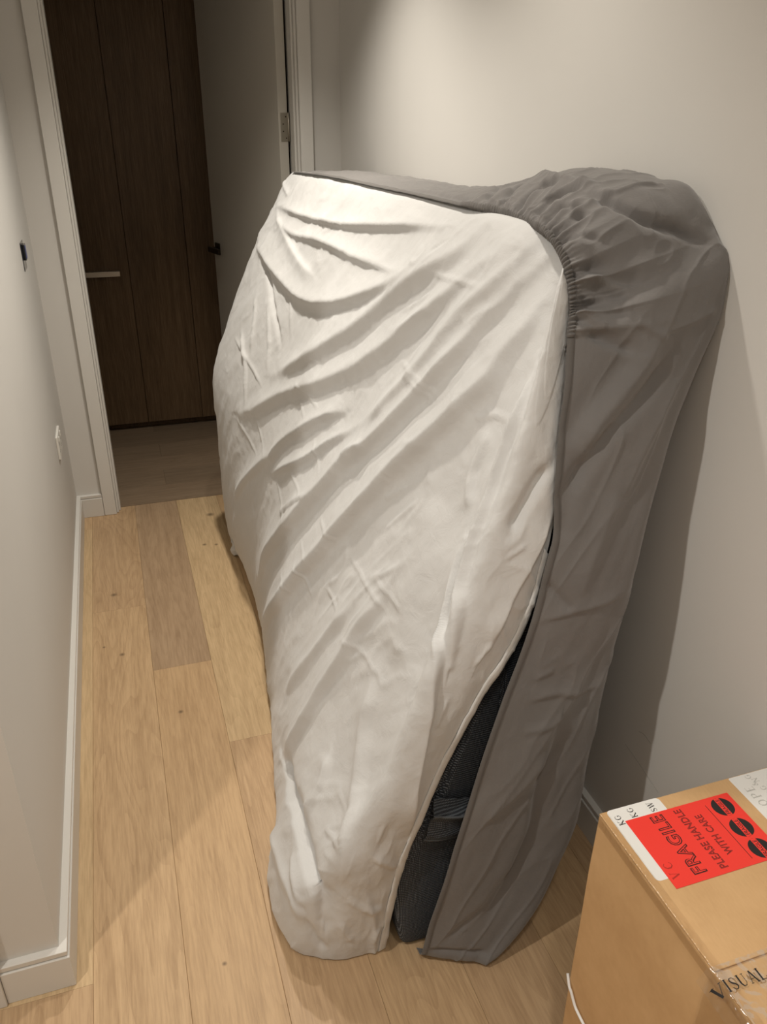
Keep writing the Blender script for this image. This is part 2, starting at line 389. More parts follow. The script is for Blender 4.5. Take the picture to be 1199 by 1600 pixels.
# ------------------------------------------------------------------ wardrobe in the far room
wr = empty('wardrobe', (.08, 4.6, 0)); tag(wr, 'tall dark smoked-oak wardrobe with flush doors seen through the open doorway', 'wardrobe')
inv = Matrix.Translation((-.08, -4.6, 0))
def child(o, root):
    o.parent = root; o.matrix_parent_inverse = Matrix.Translation(-root.location); return o
child(mkbox('carcass', -.748, 1.498, 4.402, 5.098, .045, 2.40, M_DWOOD), wr)
child(mkbox('plinth', -.748, 1.498, 4.435, 5.098, .001, .045, M_DWOOD), wr)
xs = [.080-.2965*3, .080-.2965*2, .080-.2965, .080, .3765, .673, .9695, 1.266]
first_door = None
for i, x0 in enumerate(xs):
    x1 = min(x0+.2965, 1.498); x0 = max(x0, -.748)
    d = child(mkbox('door', x0+.0018, x1-.0018, 4.380, 4.400, .042, 2.39, M_DWOOD, bevel=.0008), wr)
    if i == 2:
        bm = bmesh.new(); box(bm, -.155, .033, 4.352, 4.360, .836, .862, .001, 1); box(bm, -.155, .033, 4.358, 4.381, .856, .862, .0008, 1)
        h = obj('handle', bm, M_SATIN); h.parent = d; h.matrix_parent_inverse = Matrix.Translation(-wr.location); h['label'] = 'pale metal strip pull'
        d['label'] = 'wardrobe door with a metal strip pull'
        h.matrix_parent_inverse = Matrix.Identity(4)

# ------------------------------------------------------------------ wall fittings on the left wall
sw = empty('wall_control', (XL, 2.965, 1.10)); tag(sw, 'dark glass control plate high on left wall near the doorway', 'light switch')
def onwall(name, y0, y1, z0, z1, t0, t1, mat, root, bev=.001):
    o = mkbox(name, XL+t0, XL+t1, y0, y1, z0, z1, mat, bevel=bev); return child(o, root)
onwall('back_plate', 2.915, 3.01, 1.100, 1.190, .0002, .0022, M_BLACK, sw)
onwall('glass_panel', 2.955, 3.000, 1.130, 1.180, .0022, .0095, M_BLACK, sw)
onwall('blue_film', 2.960, 2.995, 1.135, 1.175, .0095, .0102, M_BLUE, sw, 0)
so = empty('wall_socket', (XL, 2.95, .44)); tag(so, 'white double power socket low on left wall near the doorway', 'socket')
pl = onwall('face_plate', 2.885, 3.02, .445, .531, .0002, .009, M_PLATE, so, .003)
for yy in (2.918, 2.985):
    onwall('rocker', yy-.008, yy+.008, .505, .522, .009, .0125, M_PLATE, so, .001)
    for (a, b_, c_, d_) in ((-.0022, .0022, .490, .498), (-.014, -.0075, .466, .471), (.0075, .014, .466, .471)):
        onwall('pin_slot', yy+a, yy+b_, c_, d_, .0088, .0093, M_BRONZE, so, 0)

# ------------------------------------------------------------------ cloth data (control nets in metres; folds as 3D ridge lines)
WHITE_CTRL = [[[0.818,3.0,1.363],[0.768,3.0,1.375],[0.66,3.0,1.2],[0.538,3.0,0.95],[0.446,3.0,0.7],[0.442,3.0,0.45],[0.44,3.0,0.2],[0.452,3.0,0.03],[0.482,3.0,0.006]],[[0.718,2.975,1.368],[0.668,2.975,1.38],[0.56,2.975,1.2],[0.438,2.975,0.95],[0.346,2.975,0.7],[0.342,2.975,0.45],[0.34,2.975,0.2],[0.352,2.975,0.03],[0.382,2.975,0.006]],[[0.678,2.93,1.37],[0.628,2.93,1.382],[0.52,2.93,1.2],[0.398,2.93,0.95],[0.306,2.93,0.7],[0.302,2.93,0.45],[0.3,2.93,0.2],[0.312,2.93,0.03],[0.342,2.93,0.006]],[[0.682,2.7,1.378],[0.632,2.7,1.39],[0.53,2.7,1.2],[0.418,2.7,0.95],[0.33,2.7,0.7],[0.305,2.7,0.45],[0.3,2.7,0.2],[0.322,2.7,0.03],[0.352,2.7,0.006]],[[0.682,2.3,1.383],[0.632,2.3,1.395],[0.545,2.3,1.2],[0.455,2.3,0.95],[0.375,2.3,0.7],[0.335,2.3,0.45],[0.318,2.3,0.2],[0.322,2.3,0.03],[0.352,2.3,0.006]],[[0.682,1.9,1.383],[0.632,1.9,1.395],[0.552,1.9,1.2],[0.468,1.9,0.95],[0.392,1.9,0.7],[0.338,1.9,0.45],[0.292,1.9,0.2],[0.276,1.9,0.03],[0.306,1.9,0.006]],[[0.684,1.55,1.383],[0.634,1.55,1.395],[0.56,1.55,1.2],[0.482,1.55,0.95],[0.402,1.55,0.7],[0.33,1.55,0.45],[0.262,1.55,0.2],[0.226,1.55,0.03],[0.256,1.55,0.006]],[[0.69,1.4,1.382],[0.64,1.4,1.394],[0.569,1.4,1.2],[0.49,1.4,0.95],[0.407,1.4,0.7],[0.328,1.4,0.45],[0.245,1.4,0.2],[0.2,1.4,0.03],[0.23,1.4,0.006]],[[0.696,1.25,1.38],[0.646,1.25,1.392],[0.578,1.25,1.2],[0.498,1.25,0.95],[0.412,1.25,0.7],[0.322,1.25,0.45],[0.2,1.25,0.2],[0.152,1.25,0.03],[0.182,1.25,0.006]],[[0.71,1.155,1.352],[0.69,1.115,1.372],[0.61,1.085,1.2],[0.525,1.07,0.95],[0.435,1.06,0.7],[0.335,1.05,0.45],[0.195,1.075,0.2],[0.16,1.09,0.04],[0.16,1.12,0.006]],[[0.6566,1.115,1.3311],[0.6366,1.075,1.3511],[0.5921,1.035,1.2338],[0.5468,1.01,1.0619],[0.4841,1.0,0.8642],[0.3975,0.99,0.6495],[0.2886,0.995,0.3437],[0.2154,1.048,0.0098],[0.2154,1.078,0.006]],[[0.6759,1.115,1.3068],[0.6559,1.075,1.3268],[0.6244,1.03,1.2028],[0.594,1.0,1.0381],[0.5407,0.985,0.8563],[0.4503,0.975,0.6479],[0.335,0.985,0.3382],[0.2745,1.025,0.0029],[0.2745,1.055,0.006]],[[0.6962,1.12,1.2759],[0.6762,1.08,1.2959],[0.6664,1.035,1.1669],[0.6298,1.0,0.9937],[0.5793,0.99,0.7821],[0.4913,0.985,0.615],[0.3846,0.995,0.3094],[0.349,1.028,0.0063],[0.349,1.058,0.006]]]
GREY_CTRL = [[[0.628,2.9,1.388],[0.696,2.9,1.3885],[0.764,2.9,1.3865],[0.832,2.9,1.382],[0.9,2.9,1.375],[0.925,2.9,1.315],[0.9,2.9,1.125]],[[0.634,2.45,1.4],[0.7005,2.45,1.4075],[0.767,2.45,1.4075],[0.8335,2.45,1.4],[0.9,2.45,1.385],[0.925,2.45,1.325],[0.9,2.45,1.135]],[[0.636,2.0,1.402],[0.702,2.005,1.412],[0.768,2.01,1.412],[0.834,2.015,1.402],[0.9,2.02,1.382],[0.925,2.02,1.322],[0.9,2.02,1.132]],[[0.637,1.7,1.404],[0.7028,1.7125,1.413],[0.7685,1.725,1.4145],[0.8342,1.7375,1.4085],[0.9,1.75,1.395],[0.925,1.75,1.335],[0.9,1.75,1.145]],[[0.638,1.46,1.404],[0.7035,1.495,1.4242],[0.769,1.53,1.4345],[0.8345,1.565,1.4348],[0.9,1.6,1.425],[0.925,1.6,1.365],[0.9,1.6,1.175]],[[0.6648,1.33,1.3996],[0.7236,1.3725,1.4322],[0.7824,1.415,1.4523],[0.8412,1.4575,1.4599],[0.9,1.5,1.455],[0.925,1.5,1.395],[0.9,1.5,1.205]],[[0.6653,1.235,1.3942],[0.724,1.2712,1.4374],[0.7827,1.3075,1.4631],[0.8413,1.3438,1.4713],[0.9,1.38,1.462],[0.925,1.38,1.402],[0.9,1.38,1.212]],[[0.6526,1.15,1.386],[0.7157,1.1637,1.4265],[0.7788,1.185,1.452],[0.8419,1.2138,1.4625],[0.905,1.25,1.458],[0.925,1.3,1.4],[0.92,1.45,1.2]],[[0.6454,1.095,1.3635],[0.7108,1.0938,1.3984],[0.7762,1.105,1.4245],[0.8416,1.1288,1.4418],[0.907,1.165,1.4504],[0.925,1.25,1.36],[0.92,1.45,1.15]],[[0.6463,1.07,1.3282],[0.7141,1.0588,1.3439],[0.7819,1.06,1.3597],[0.8496,1.0738,1.3754],[0.9174,1.1,1.3912],[0.925,1.2,1.3812],[0.92,1.55,1.3712]],[[0.6455,1.055,1.2912],[0.7149,1.0362,1.3064],[0.7843,1.0325,1.3216],[0.8538,1.0438,1.3368],[0.9232,1.07,1.352],[0.925,1.17,1.342],[0.92,1.52,1.332]],[[0.6359,1.04,1.2633],[0.7069,1.0225,1.2659],[0.7779,1.02,1.2684],[0.8488,1.0325,1.2709],[0.9198,1.06,1.2734],[0.925,1.16,1.2634],[0.9186,1.51,1.2534]],[[0.6272,1.02,1.1954],[0.6904,1.0075,1.1915],[0.7536,1.0075,1.1876],[0.8168,1.02,1.1836],[0.88,1.045,1.1797],[0.888,1.145,1.1697],[0.8959,1.495,1.1597]],[[0.6179,1.005,1.1192],[0.6742,0.9925,1.1135],[0.7305,0.9925,1.1078],[0.7869,1.005,1.1021],[0.8432,1.03,1.0965],[0.8657,1.13,1.0865],[0.8757,1.48,1.0765]],[[0.6151,0.995,1.0374],[0.6657,0.985,1.0284],[0.7164,0.985,1.0194],[0.767,0.995,1.0104],[0.8177,1.015,1.0014],[0.8427,1.115,0.9914],[0.8527,1.465,0.9814]],[[0.6169,0.985,0.9625],[0.6618,0.9738,0.9536],[0.7067,0.9725,0.9447],[0.7516,0.9812,0.9358],[0.7965,1.0,0.9269],[0.8246,1.1,0.9169],[0.8346,1.45,0.9069]],[[0.6046,0.98,0.9023],[0.6487,0.9675,0.8893],[0.6928,0.965,0.8764],[0.7369,0.9725,0.8635],[0.781,0.99,0.8505],[0.8061,1.09,0.8405],[0.8161,1.44,0.8305]],[[0.5909,0.975,0.8277],[0.6352,0.9625,0.8124],[0.6795,0.96,0.7971],[0.7238,0.9675,0.7818],[0.7681,0.985,0.7664],[0.7857,1.085,0.7564],[0.7957,1.435,0.7464]],[[0.5688,0.97,0.7453],[0.615,0.9612,0.7262],[0.6612,0.96,0.707],[0.7074,0.9662,0.6879],[0.7536,0.98,0.6688],[0.7621,1.08,0.6588],[0.7721,1.43,0.6488]],[[0.541,0.965,0.6606],[0.5905,0.955,0.6353],[0.6401,0.9525,0.6099],[0.6896,0.9575,0.5846],[0.7391,0.97,0.5592],[0.7471,1.07,0.5492],[0.7455,1.42,0.5392]],[[0.512,0.96,0.5579],[0.566,0.95,0.5254],[0.62,0.9475,0.4929],[0.674,0.9525,0.4604],[0.728,0.965,0.428],[0.736,1.065,0.418],[0.7137,1.415,0.408]],[[0.491,0.96,0.4576],[0.5476,0.9488,0.4214],[0.6042,0.945,0.3853],[0.6607,0.9488,0.3491],[0.7173,0.96,0.3129],[0.7253,1.06,0.3029],[0.6858,1.41,0.2929]],[[0.4663,0.955,0.358],[0.5226,0.9456,0.3226],[0.5789,0.9425,0.2872],[0.6353,0.9456,0.2518],[0.6916,0.955,0.2165],[0.6996,1.055,0.2065],[0.6624,1.405,0.1965]],[[0.4443,0.955,0.246],[0.4958,0.945,0.2141],[0.5473,0.94,0.1821],[0.5987,0.94,0.1502],[0.6502,0.945,0.1182],[0.6582,1.045,0.1082],[0.6386,1.395,0.0982]],[[0.4274,0.968,0.1267],[0.47,0.9522,0.1073],[0.5125,0.9415,0.0879],[0.5551,0.9358,0.0685],[0.5976,0.935,0.0491],[0.6119,1.035,0.0391],[0.6219,1.385,0.0291]],[[0.4178,0.978,0.0318],[0.4503,0.9618,0.0275],[0.4828,0.948,0.0231],[0.5154,0.9368,0.0188],[0.5479,0.928,0.0144],[0.6035,1.028,0.0044],[0.6135,1.378,-0.0056]],[[0.4178,1.008,0.006],[0.4503,0.9918,0.006],[0.4828,0.978,0.006],[0.5154,0.9668,0.006],[0.5479,0.958,0.006],[0.6035,1.058,0.006],[0.6135,1.408,0.006]]]
WHITE_FOLDS = [[[[0.317,2.193,0.237],[0.336,2.016,0.437],[0.369,1.858,0.597],[0.4,1.742,0.713],[0.431,1.653,0.803],[0.452,1.6,0.863],[0.471,1.534,0.913],[0.49,1.476,0.963],[0.519,1.4,1.041],[0.544,1.332,1.113],[0.565,1.283,1.171],[0.578,1.257,1.203],[0.591,1.24,1.235],[0.604,1.222,1.262],[0.619,1.204,1.292],[0.644,1.178,1.334],[0.67,1.157,1.366]],0.022,0.05,0.015],[[[0.298,2.049,0.132],[0.32,1.837,0.369],[0.351,1.711,0.517],[0.385,1.591,0.647],[0.404,1.547,0.708],[0.423,1.501,0.763],[0.458,1.423,0.858],[0.479,1.38,0.913],[0.497,1.336,0.963],[0.523,1.27,1.035],[0.549,1.22,1.097],[0.565,1.195,1.131],[0.582,1.17,1.165],[0.597,1.161,1.201],[0.612,1.149,1.232],[0.628,1.137,1.263],[0.642,1.132,1.292],[0.658,1.108,1.345]],0.024,0.05,0.016],[[[0.364,2.182,0.617],[0.39,2.093,0.718],[0.419,1.973,0.803],[0.451,1.826,0.888],[0.475,1.691,0.948]],0.014,0.03,0.008],[[[0.367,2.126,0.622],[0.414,1.858,0.773],[0.449,1.711,0.868],[0.473,1.608,0.928]],0.012,0.018,0.007],[[[0.307,2.59,0.343],[0.331,2.418,0.487],[0.353,2.282,0.582],[0.38,2.137,0.682]],0.014,0.03,0.012],[[[0.359,1.973,0.562],[0.38,1.868,0.647],[0.402,1.742,0.718]],0.006,0.01,0.005],[[[0.453,1.608,0.868],[0.465,1.568,0.898],[0.477,1.511,0.928]],0.006,0.008,0.005],[[[0.568,2.87,1.291],[0.577,2.568,1.29],[0.586,2.271,1.3],[0.592,2.071,1.313],[0.6,1.899,1.33],[0.608,1.742,1.346],[0.615,1.608,1.36],[0.622,1.488,1.369]],0.011,0.028,0.01],[[[0.553,2.771,1.253],[0.552,2.557,1.235],[0.565,2.304,1.249],[0.569,2.115,1.254],[0.571,1.93,1.254],[0.577,1.763,1.263],[0.579,1.644,1.263]],0.011,0.025,0.012],[[[0.564,2.852,1.283],[0.553,2.771,1.253],[0.542,2.6,1.217],[0.534,2.395,1.181],[0.533,2.204,1.162]],0.008,0.008,0.025],[[[0.522,2.946,1.199],[0.496,2.827,1.148],[0.498,2.59,1.118],[0.505,2.326,1.097],[0.515,2.137,1.107],[0.53,1.951,1.142],[0.549,1.794,1.185],[0.571,1.634,1.24],[0.586,1.561,1.277],[0.602,1.497,1.317]],0.018,0.045,0.016],[[[0.424,2.315,0.863],[0.454,2.16,0.928],[0.481,2.016,0.999],[0.508,1.868,1.072],[0.534,1.742,1.138],[0.562,1.625,1.212],[0.578,1.553,1.254],[0.591,1.492,1.286],[0.614,1.404,1.337],[0.628,1.367,1.369],[0.643,1.334,1.397]],0.019,0.05,0.024],[[[0.341,2.557,0.672],[0.372,2.406,0.728],[0.425,2.182,0.843],[0.467,1.92,0.948],[0.487,1.805,0.999],[0.506,1.701,1.046],[0.527,1.608,1.102],[0.553,1.501,1.171],[0.577,1.429,1.231],[0.599,1.347,1.286],[0.614,1.294,1.329],[0.635,1.236,1.363],[0.659,1.217,1.393]],0.017,0.045,0.02],[[[0.482,1.575,0.953],[0.504,1.501,1.015],[0.519,1.462,1.056],[0.533,1.423,1.092],[0.548,1.388,1.133],[0.56,1.356,1.167],[0.575,1.327,1.208],[0.587,1.303,1.245],[0.61,1.244,1.299],[0.635,1.214,1.345],[0.664,1.191,1.383]],0.013,0.032,0.018],[[[0.494,2.821,1.143],[0.484,2.661,1.098],[0.466,2.5,1.025],[0.454,2.337,0.953]],-0.008,0.008,0.014],[[[0.447,2.706,1.02],[0.419,2.621,0.933],[0.397,2.579,0.863]],0.006,0.01,0.008],[[[0.459,2.557,1.02],[0.44,2.453,0.943],[0.414,2.371,0.848]],0.006,0.008,0.008],[[[0.393,2.74,0.898],[0.383,2.6,0.833],[0.371,2.545,0.778],[0.36,2.5,0.723]],0.008,0.008,0.008],[[[0.375,2.786,0.868],[0.389,2.568,0.838],[0.399,2.383,0.808]],0.004,0.005,0.005],[[[0.498,2.383,1.087],[0.484,2.315,1.035],[0.468,2.271,0.984]],0.004,0.007,0.006],[[[0.623,2.944,1.373],[0.603,2.91,1.35],[0.592,2.793,1.329]],0.006,0.01,0.008],[[[0.524,1.104,0.956],[0.537,1.13,1.008],[0.551,1.131,1.051],[0.566,1.127,1.094]],0.009,0.014,0.01],[[[0.384,0.991,0.348],[0.386,0.984,0.411],[0.387,0.978,0.467],[0.396,0.976,0.539],[0.407,0.977,0.609],[0.416,0.98,0.656],[0.425,0.986,0.708],[0.435,0.99,0.741],[0.446,1.002,0.769],[0.465,1.031,0.792],[0.48,1.047,0.824],[0.497,1.071,0.871],[0.513,1.08,0.919]],0.016,0.032,0.004],[[[0.446,0.983,0.738],[0.458,0.992,0.792],[0.472,1.003,0.835],[0.488,1.022,0.869],[0.509,1.035,0.919],[0.53,1.044,0.974],[0.54,1.05,1.001],[0.551,1.057,1.031],[0.571,1.063,1.09],[0.58,1.063,1.122],[0.592,1.068,1.154],[0.603,1.078,1.183],[0.613,1.084,1.208]],0.017,0.02,0.007],[[[0.544,0.993,0.964],[0.568,0.996,1.008],[0.589,1.001,1.045],[0.612,1.005,1.07]],-0.011,0.012,0.009],[[[0.51,0.979,0.765],[0.524,0.981,0.795],[0.539,0.983,0.828],[0.567,0.987,0.886],[0.586,0.991,0.921],[0.602,0.994,0.955],[0.619,0.998,0.991]],0.01,0.03,0.008],[[[0.397,1.141,0.621],[0.413,1.143,0.666],[0.43,1.144,0.712],[0.441,1.162,0.749],[0.455,1.168,0.79],[0.476,1.18,0.857],[0.492,1.198,0.91],[0.505,1.214,0.956]],0.01,0.08,0.04],[[[0.258,1.01,0.234],[0.267,1.008,0.319],[0.288,1.042,0.369],[0.314,1.088,0.408],[0.333,1.12,0.452],[0.351,1.15,0.5],[0.367,1.163,0.547],[0.383,1.182,0.595]],0.013,0.022,0.025],[[[0.24,1.488,0.139],[0.258,1.439,0.223],[0.293,1.38,0.353],[0.325,1.353,0.447],[0.351,1.318,0.527],[0.368,1.301,0.577],[0.385,1.289,0.627],[0.407,1.258,0.687],[0.428,1.234,0.742]],0.017,0.045,0.013],[[[0.229,1.181,0.268],[0.267,1.184,0.335],[0.294,1.211,0.387]],0.01,0.022,0.01],[[[0.241,1.506,0.135],[0.226,1.344,0.193],[0.215,1.244,0.237],[0.214,1.188,0.24],[0.209,1.1,0.231],[0.218,1.033,0.205],[0.225,1.031,0.131]],-0.02,0.026,0.009],[[[0.188,1.332,0.087],[0.174,1.24,0.131],[0.173,1.175,0.147],[0.177,1.115,0.16],[0.18,1.073,0.153],[0.197,1.047,0.133],[0.218,1.038,0.087]],0.009,0.022,0.022],[[[0.231,1.037,0.028],[0.204,1.044,0.095],[0.191,1.063,0.18]],-0.008,0.01,0.01],[[[0.195,1.152,0.204],[0.188,1.084,0.185],[0.198,1.047,0.158]],0.007,0.018,0.012],[[[0.252,1.097,0.303],[0.265,1.017,0.336]],0.005,0.006,0.005],[[[0.312,0.986,0.332],[0.366,0.996,0.271]],0.006,0.009,0.005],[[[0.276,1.608,0.237],[0.301,1.54,0.348],[0.329,1.469,0.452],[0.357,1.416,0.542],[0.376,1.376,0.602],[0.394,1.337,0.657]],0.011,0.025,0.016],[[[0.321,1.02,0.033],[0.323,1.009,0.118],[0.301,0.997,0.217]],0.005,0.008,0.008],[[[0.344,1.007,0.151],[0.302,1.001,0.175],[0.266,1.006,0.217]],0.005,0.008,0.006],[[[0.279,1.015,0.068],[0.254,1.016,0.138]],0.005,0.01,0.008],[[[0.328,1.032,-0.013],[0.326,1.015,0.071],[0.344,1.013,0.102]],0.007,0.008,0.008],[[[0.548,1.528,1.162],[0.566,1.462,1.203],[0.58,1.404,1.235]],0.005,0.01,0.008],[[[0.439,2.049,0.873],[0.434,1.941,0.848]],0.0022,0.0045,0.0045],[[[0.431,1.847,0.828],[0.426,1.784,0.803],[0.42,1.722,0.778]],0.0022,0.0045,0.0045],[[[0.37,2.082,0.627],[0.366,1.983,0.597],[0.363,1.878,0.572]],0.0022,0.0045,0.0045],[[[0.388,1.973,0.692],[0.392,1.805,0.687]],0.0022,0.0045,0.0045],[[[0.398,1.653,0.697],[0.404,1.511,0.703]],0.0022,0.0045,0.0045],[[[0.369,1.742,0.592],[0.37,1.634,0.592]],0.0022,0.0045,0.0045],[[[0.336,1.858,0.442],[0.335,1.732,0.452]],0.0022,0.0045,0.0045],[[[0.406,1.442,0.703],[0.411,1.321,0.708],[0.418,1.212,0.705]],0.0022,0.0045,0.0045],[[[0.421,1.288,0.733],[0.428,1.218,0.736],[0.435,1.161,0.734]],0.0022,0.0045,0.0045],[[[0.371,1.511,0.592],[0.374,1.408,0.597]],0.0022,0.0045,0.0045],[[[0.369,2.383,0.708],[0.37,2.282,0.672],[0.368,2.204,0.642]],0.0022,0.0045,0.0045],[[[0.334,2.579,0.647],[0.348,2.43,0.627],[0.356,2.304,0.607]],0.0022,0.0045,0.0045],[[[0.592,1.561,1.295],[0.593,1.522,1.295],[0.609,1.501,1.338]],0.0022,0.0045,0.0045],[[[0.57,1.878,1.249],[0.574,1.784,1.254],[0.579,1.634,1.263]],0.0022,0.0045,0.0045],[[[0.562,1.528,1.203],[0.584,1.439,1.254]],0.0022,0.0045,0.0045],[[[0.593,1.458,1.286],[0.601,1.335,1.291],[0.607,1.257,1.294]],0.0022,0.0045,0.0045],[[[0.535,1.484,1.113],[0.541,1.376,1.108],[0.542,1.279,1.097]],0.0022,0.0045,0.0045],[[[0.536,1.429,1.102],[0.538,1.295,1.087]],0.0022,0.0045,0.0045],[[[0.413,1.313,0.713],[0.44,1.258,0.783]],0.0022,0.0045,0.0045],[[[0.394,1.337,0.657],[0.421,1.288,0.733],[0.456,1.208,0.81]],0.0022,0.0045,0.0045],[[[0.448,2.071,0.903],[0.453,1.868,0.898]],0.0022,0.0045,0.0045],[[[0.434,1.682,0.818],[0.458,1.653,0.888]],0.0022,0.0045,0.0045],[[[0.462,1.38,0.863],[0.485,1.3,0.923]],0.0022,0.0045,0.0045],[[[0.446,1.337,0.813],[0.469,1.284,0.873],[0.49,1.239,0.923]],0.0022,0.0045,0.0045],[[[0.556,1.178,1.095],[0.574,1.123,1.114]],0.0022,0.0045,0.0045],[[[0.567,1.158,1.115],[0.58,1.086,1.118]],0.0022,0.0045,0.0045],[[[0.356,1.732,0.537],[0.353,1.583,0.532]],0.0022,0.0045,0.0045],[[[0.537,0.99,0.924],[0.57,0.991,0.944]],0.0022,0.0045,0.0045],[[[0.365,1.337,0.567],[0.377,1.244,0.597],[0.383,1.182,0.595]],0.0022,0.0045,0.0045],[[[0.356,1.293,0.542],[0.377,1.244,0.597]],0.0022,0.0045,0.0045],[[[0.288,1.123,0.365],[0.283,1.04,0.363]],0.0022,0.0045,0.0045],[[[0.323,0.983,0.364],[0.334,0.98,0.413]],0.0022,0.0045,0.0045],[[[0.423,0.976,0.613],[0.443,0.976,0.674]],0.0022,0.0045,0.0045],[[[0.488,0.977,0.733],[0.521,0.98,0.775]],0.0022,0.0045,0.0045]]
GREY_FOLDS = [[[[0.741,1.19,1.442],[0.748,1.144,1.435],[0.764,1.108,1.424],[0.797,1.091,1.41],[0.839,1.09,1.401],[0.888,1.078,1.381]],-0.015,0.008,0.011],[[[0.753,1.177,1.444],[0.767,1.154,1.443],[0.81,1.162,1.453],[0.85,1.159,1.455]],0.007,0.01,0.006],[[[0.667,1.079,1.359],[0.689,1.068,1.349],[0.716,1.057,1.341],[0.762,1.043,1.335]],-0.01,0.016,0.009],[[[0.673,1.063,1.331],[0.698,1.051,1.323],[0.734,1.035,1.313]],-0.007,0.012,0.008],[[[0.667,1.054,1.307],[0.681,1.044,1.298],[0.709,1.033,1.295],[0.732,1.029,1.299]],-0.01,0.016,0.009],[[[0.66,1.038,1.274],[0.678,1.027,1.261],[0.713,1.017,1.247],[0.742,1.014,1.237]],-0.01,0.014,0.007],[[[0.632,0.999,1.098],[0.645,1.003,1.139],[0.676,1.006,1.177],[0.708,1.01,1.21],[0.742,1.014,1.237]],-0.008,0.024,0.018],[[[0.624,0.991,1.021],[0.643,0.99,1.041],[0.666,0.989,1.079],[0.696,0.992,1.12],[0.736,1.0,1.152],[0.779,1.012,1.191],[0.814,1.022,1.236]],-0.012,0.012,0.016],[[[0.656,0.992,1.092],[0.676,0.996,1.136],[0.716,1.004,1.178],[0.755,1.012,1.219],[0.776,1.018,1.257]],0.008,0.02,0.016],[[[0.723,0.983,0.995],[0.739,0.989,1.029],[0.755,0.994,1.063],[0.772,1.0,1.094],[0.789,1.007,1.123],[0.811,1.017,1.16],[0.831,1.024,1.196]],0.007,0.02,0.015],[[[0.756,1.186,1.446],[0.756,1.257,1.453],[0.762,1.341,1.453],[0.807,1.472,1.451]],0.012,0.018,0.014],[[[0.675,1.226,1.401],[0.708,1.258,1.427],[0.729,1.248,1.44],[0.746,1.211,1.446]],-0.014,0.009,0.012],[[[0.671,1.281,1.399],[0.713,1.332,1.428],[0.744,1.329,1.446],[0.75,1.293,1.451]],-0.012,0.008,0.01],[[[0.669,1.34,1.403],[0.706,1.392,1.425],[0.76,1.445,1.442]],-0.01,0.007,0.009],[[[0.663,1.392,1.407],[0.698,1.451,1.424],[0.768,1.544,1.433]],-0.008,0.007,0.008],[[[0.661,1.144,1.39],[0.686,1.151,1.408],[0.709,1.132,1.416]],-0.008,0.007,0.008],[[[0.653,1.109,1.376],[0.678,1.103,1.387],[0.705,1.084,1.386]],-0.007,0.007,0.008],[[[0.664,1.177,1.395],[0.698,1.192,1.419],[0.72,1.155,1.427]],-0.007,0.007,0.009],[[[0.653,1.079,1.349],[0.675,1.069,1.343],[0.697,1.059,1.337]],0.005,0.006,0.006],[[[0.652,1.066,1.324],[0.684,1.05,1.312]],0.005,0.006,0.006],[[[0.65,1.054,1.293],[0.675,1.037,1.282],[0.697,1.029,1.279]],0.006,0.008,0.008],[[[0.599,0.971,0.808],[0.642,0.962,0.82],[0.675,0.961,0.824],[0.713,0.965,0.826],[0.758,0.974,0.834]],0.005,0.014,0.006],[[[0.654,0.961,0.82],[0.628,0.967,0.85],[0.606,0.977,0.878]],-0.005,0.008,0.008],[[[0.581,0.958,0.653],[0.634,0.956,0.66],[0.682,0.959,0.647],[0.736,0.966,0.647]],0.005,0.012,0.006],[[[0.577,0.953,0.588],[0.635,0.952,0.595],[0.646,0.953,0.616]],0.004,0.01,0.006],[[[0.594,0.961,0.696],[0.629,0.96,0.71]],0.004,0.008,0.006],[[[0.511,0.952,0.394],[0.539,0.95,0.421],[0.57,0.948,0.451],[0.602,0.947,0.487],[0.64,0.95,0.525]],0.006,0.022,0.012],[[[0.507,0.943,0.112],[0.548,0.939,0.15],[0.585,0.941,0.217],[0.603,0.943,0.276],[0.619,0.945,0.34],[0.622,0.946,0.403],[0.626,0.947,0.462],[0.644,0.95,0.516],[0.649,0.952,0.588]],-0.014,0.012,0.026],[[[0.455,0.957,0.073],[0.491,0.946,0.12],[0.53,0.941,0.16],[0.563,0.94,0.209],[0.597,0.942,0.254]],-0.007,0.012,0.01],[[[0.427,0.971,0.046],[0.487,0.945,0.045],[0.542,0.929,0.035]],-0.008,0.008,0.008],[[[0.627,0.979,0.94],[0.633,0.984,0.98],[0.638,0.987,1.015],[0.645,0.991,1.056],[0.652,0.994,1.099]],-0.006,0.02,0.014],[[[0.661,0.962,0.836],[0.671,0.965,0.882],[0.683,0.969,0.924],[0.702,0.977,0.976],[0.72,0.986,1.028]],0.005,0.022,0.016],[[[0.729,1.609,1.421],[0.756,1.777,1.413],[0.75,1.882,1.413],[0.726,1.992,1.413],[0.705,2.13,1.412]],-0.007,0.012,0.01],[[[0.664,1.437,1.411],[0.662,1.585,1.41],[0.667,1.707,1.408],[0.664,1.823,1.407]],-0.005,0.009,0.008],[[[0.745,1.614,1.422],[0.744,1.787,1.413],[0.777,1.911,1.412]],0.004,0.008,0.008],[[[0.785,1.02,1.264],[0.851,1.033,1.276],[0.901,1.045,1.289]],0.004,0.012,0.006],[[[0.732,1.025,1.285],[0.762,1.019,1.269],[0.798,1.02,1.251]],0.003,0.008,0.006]]

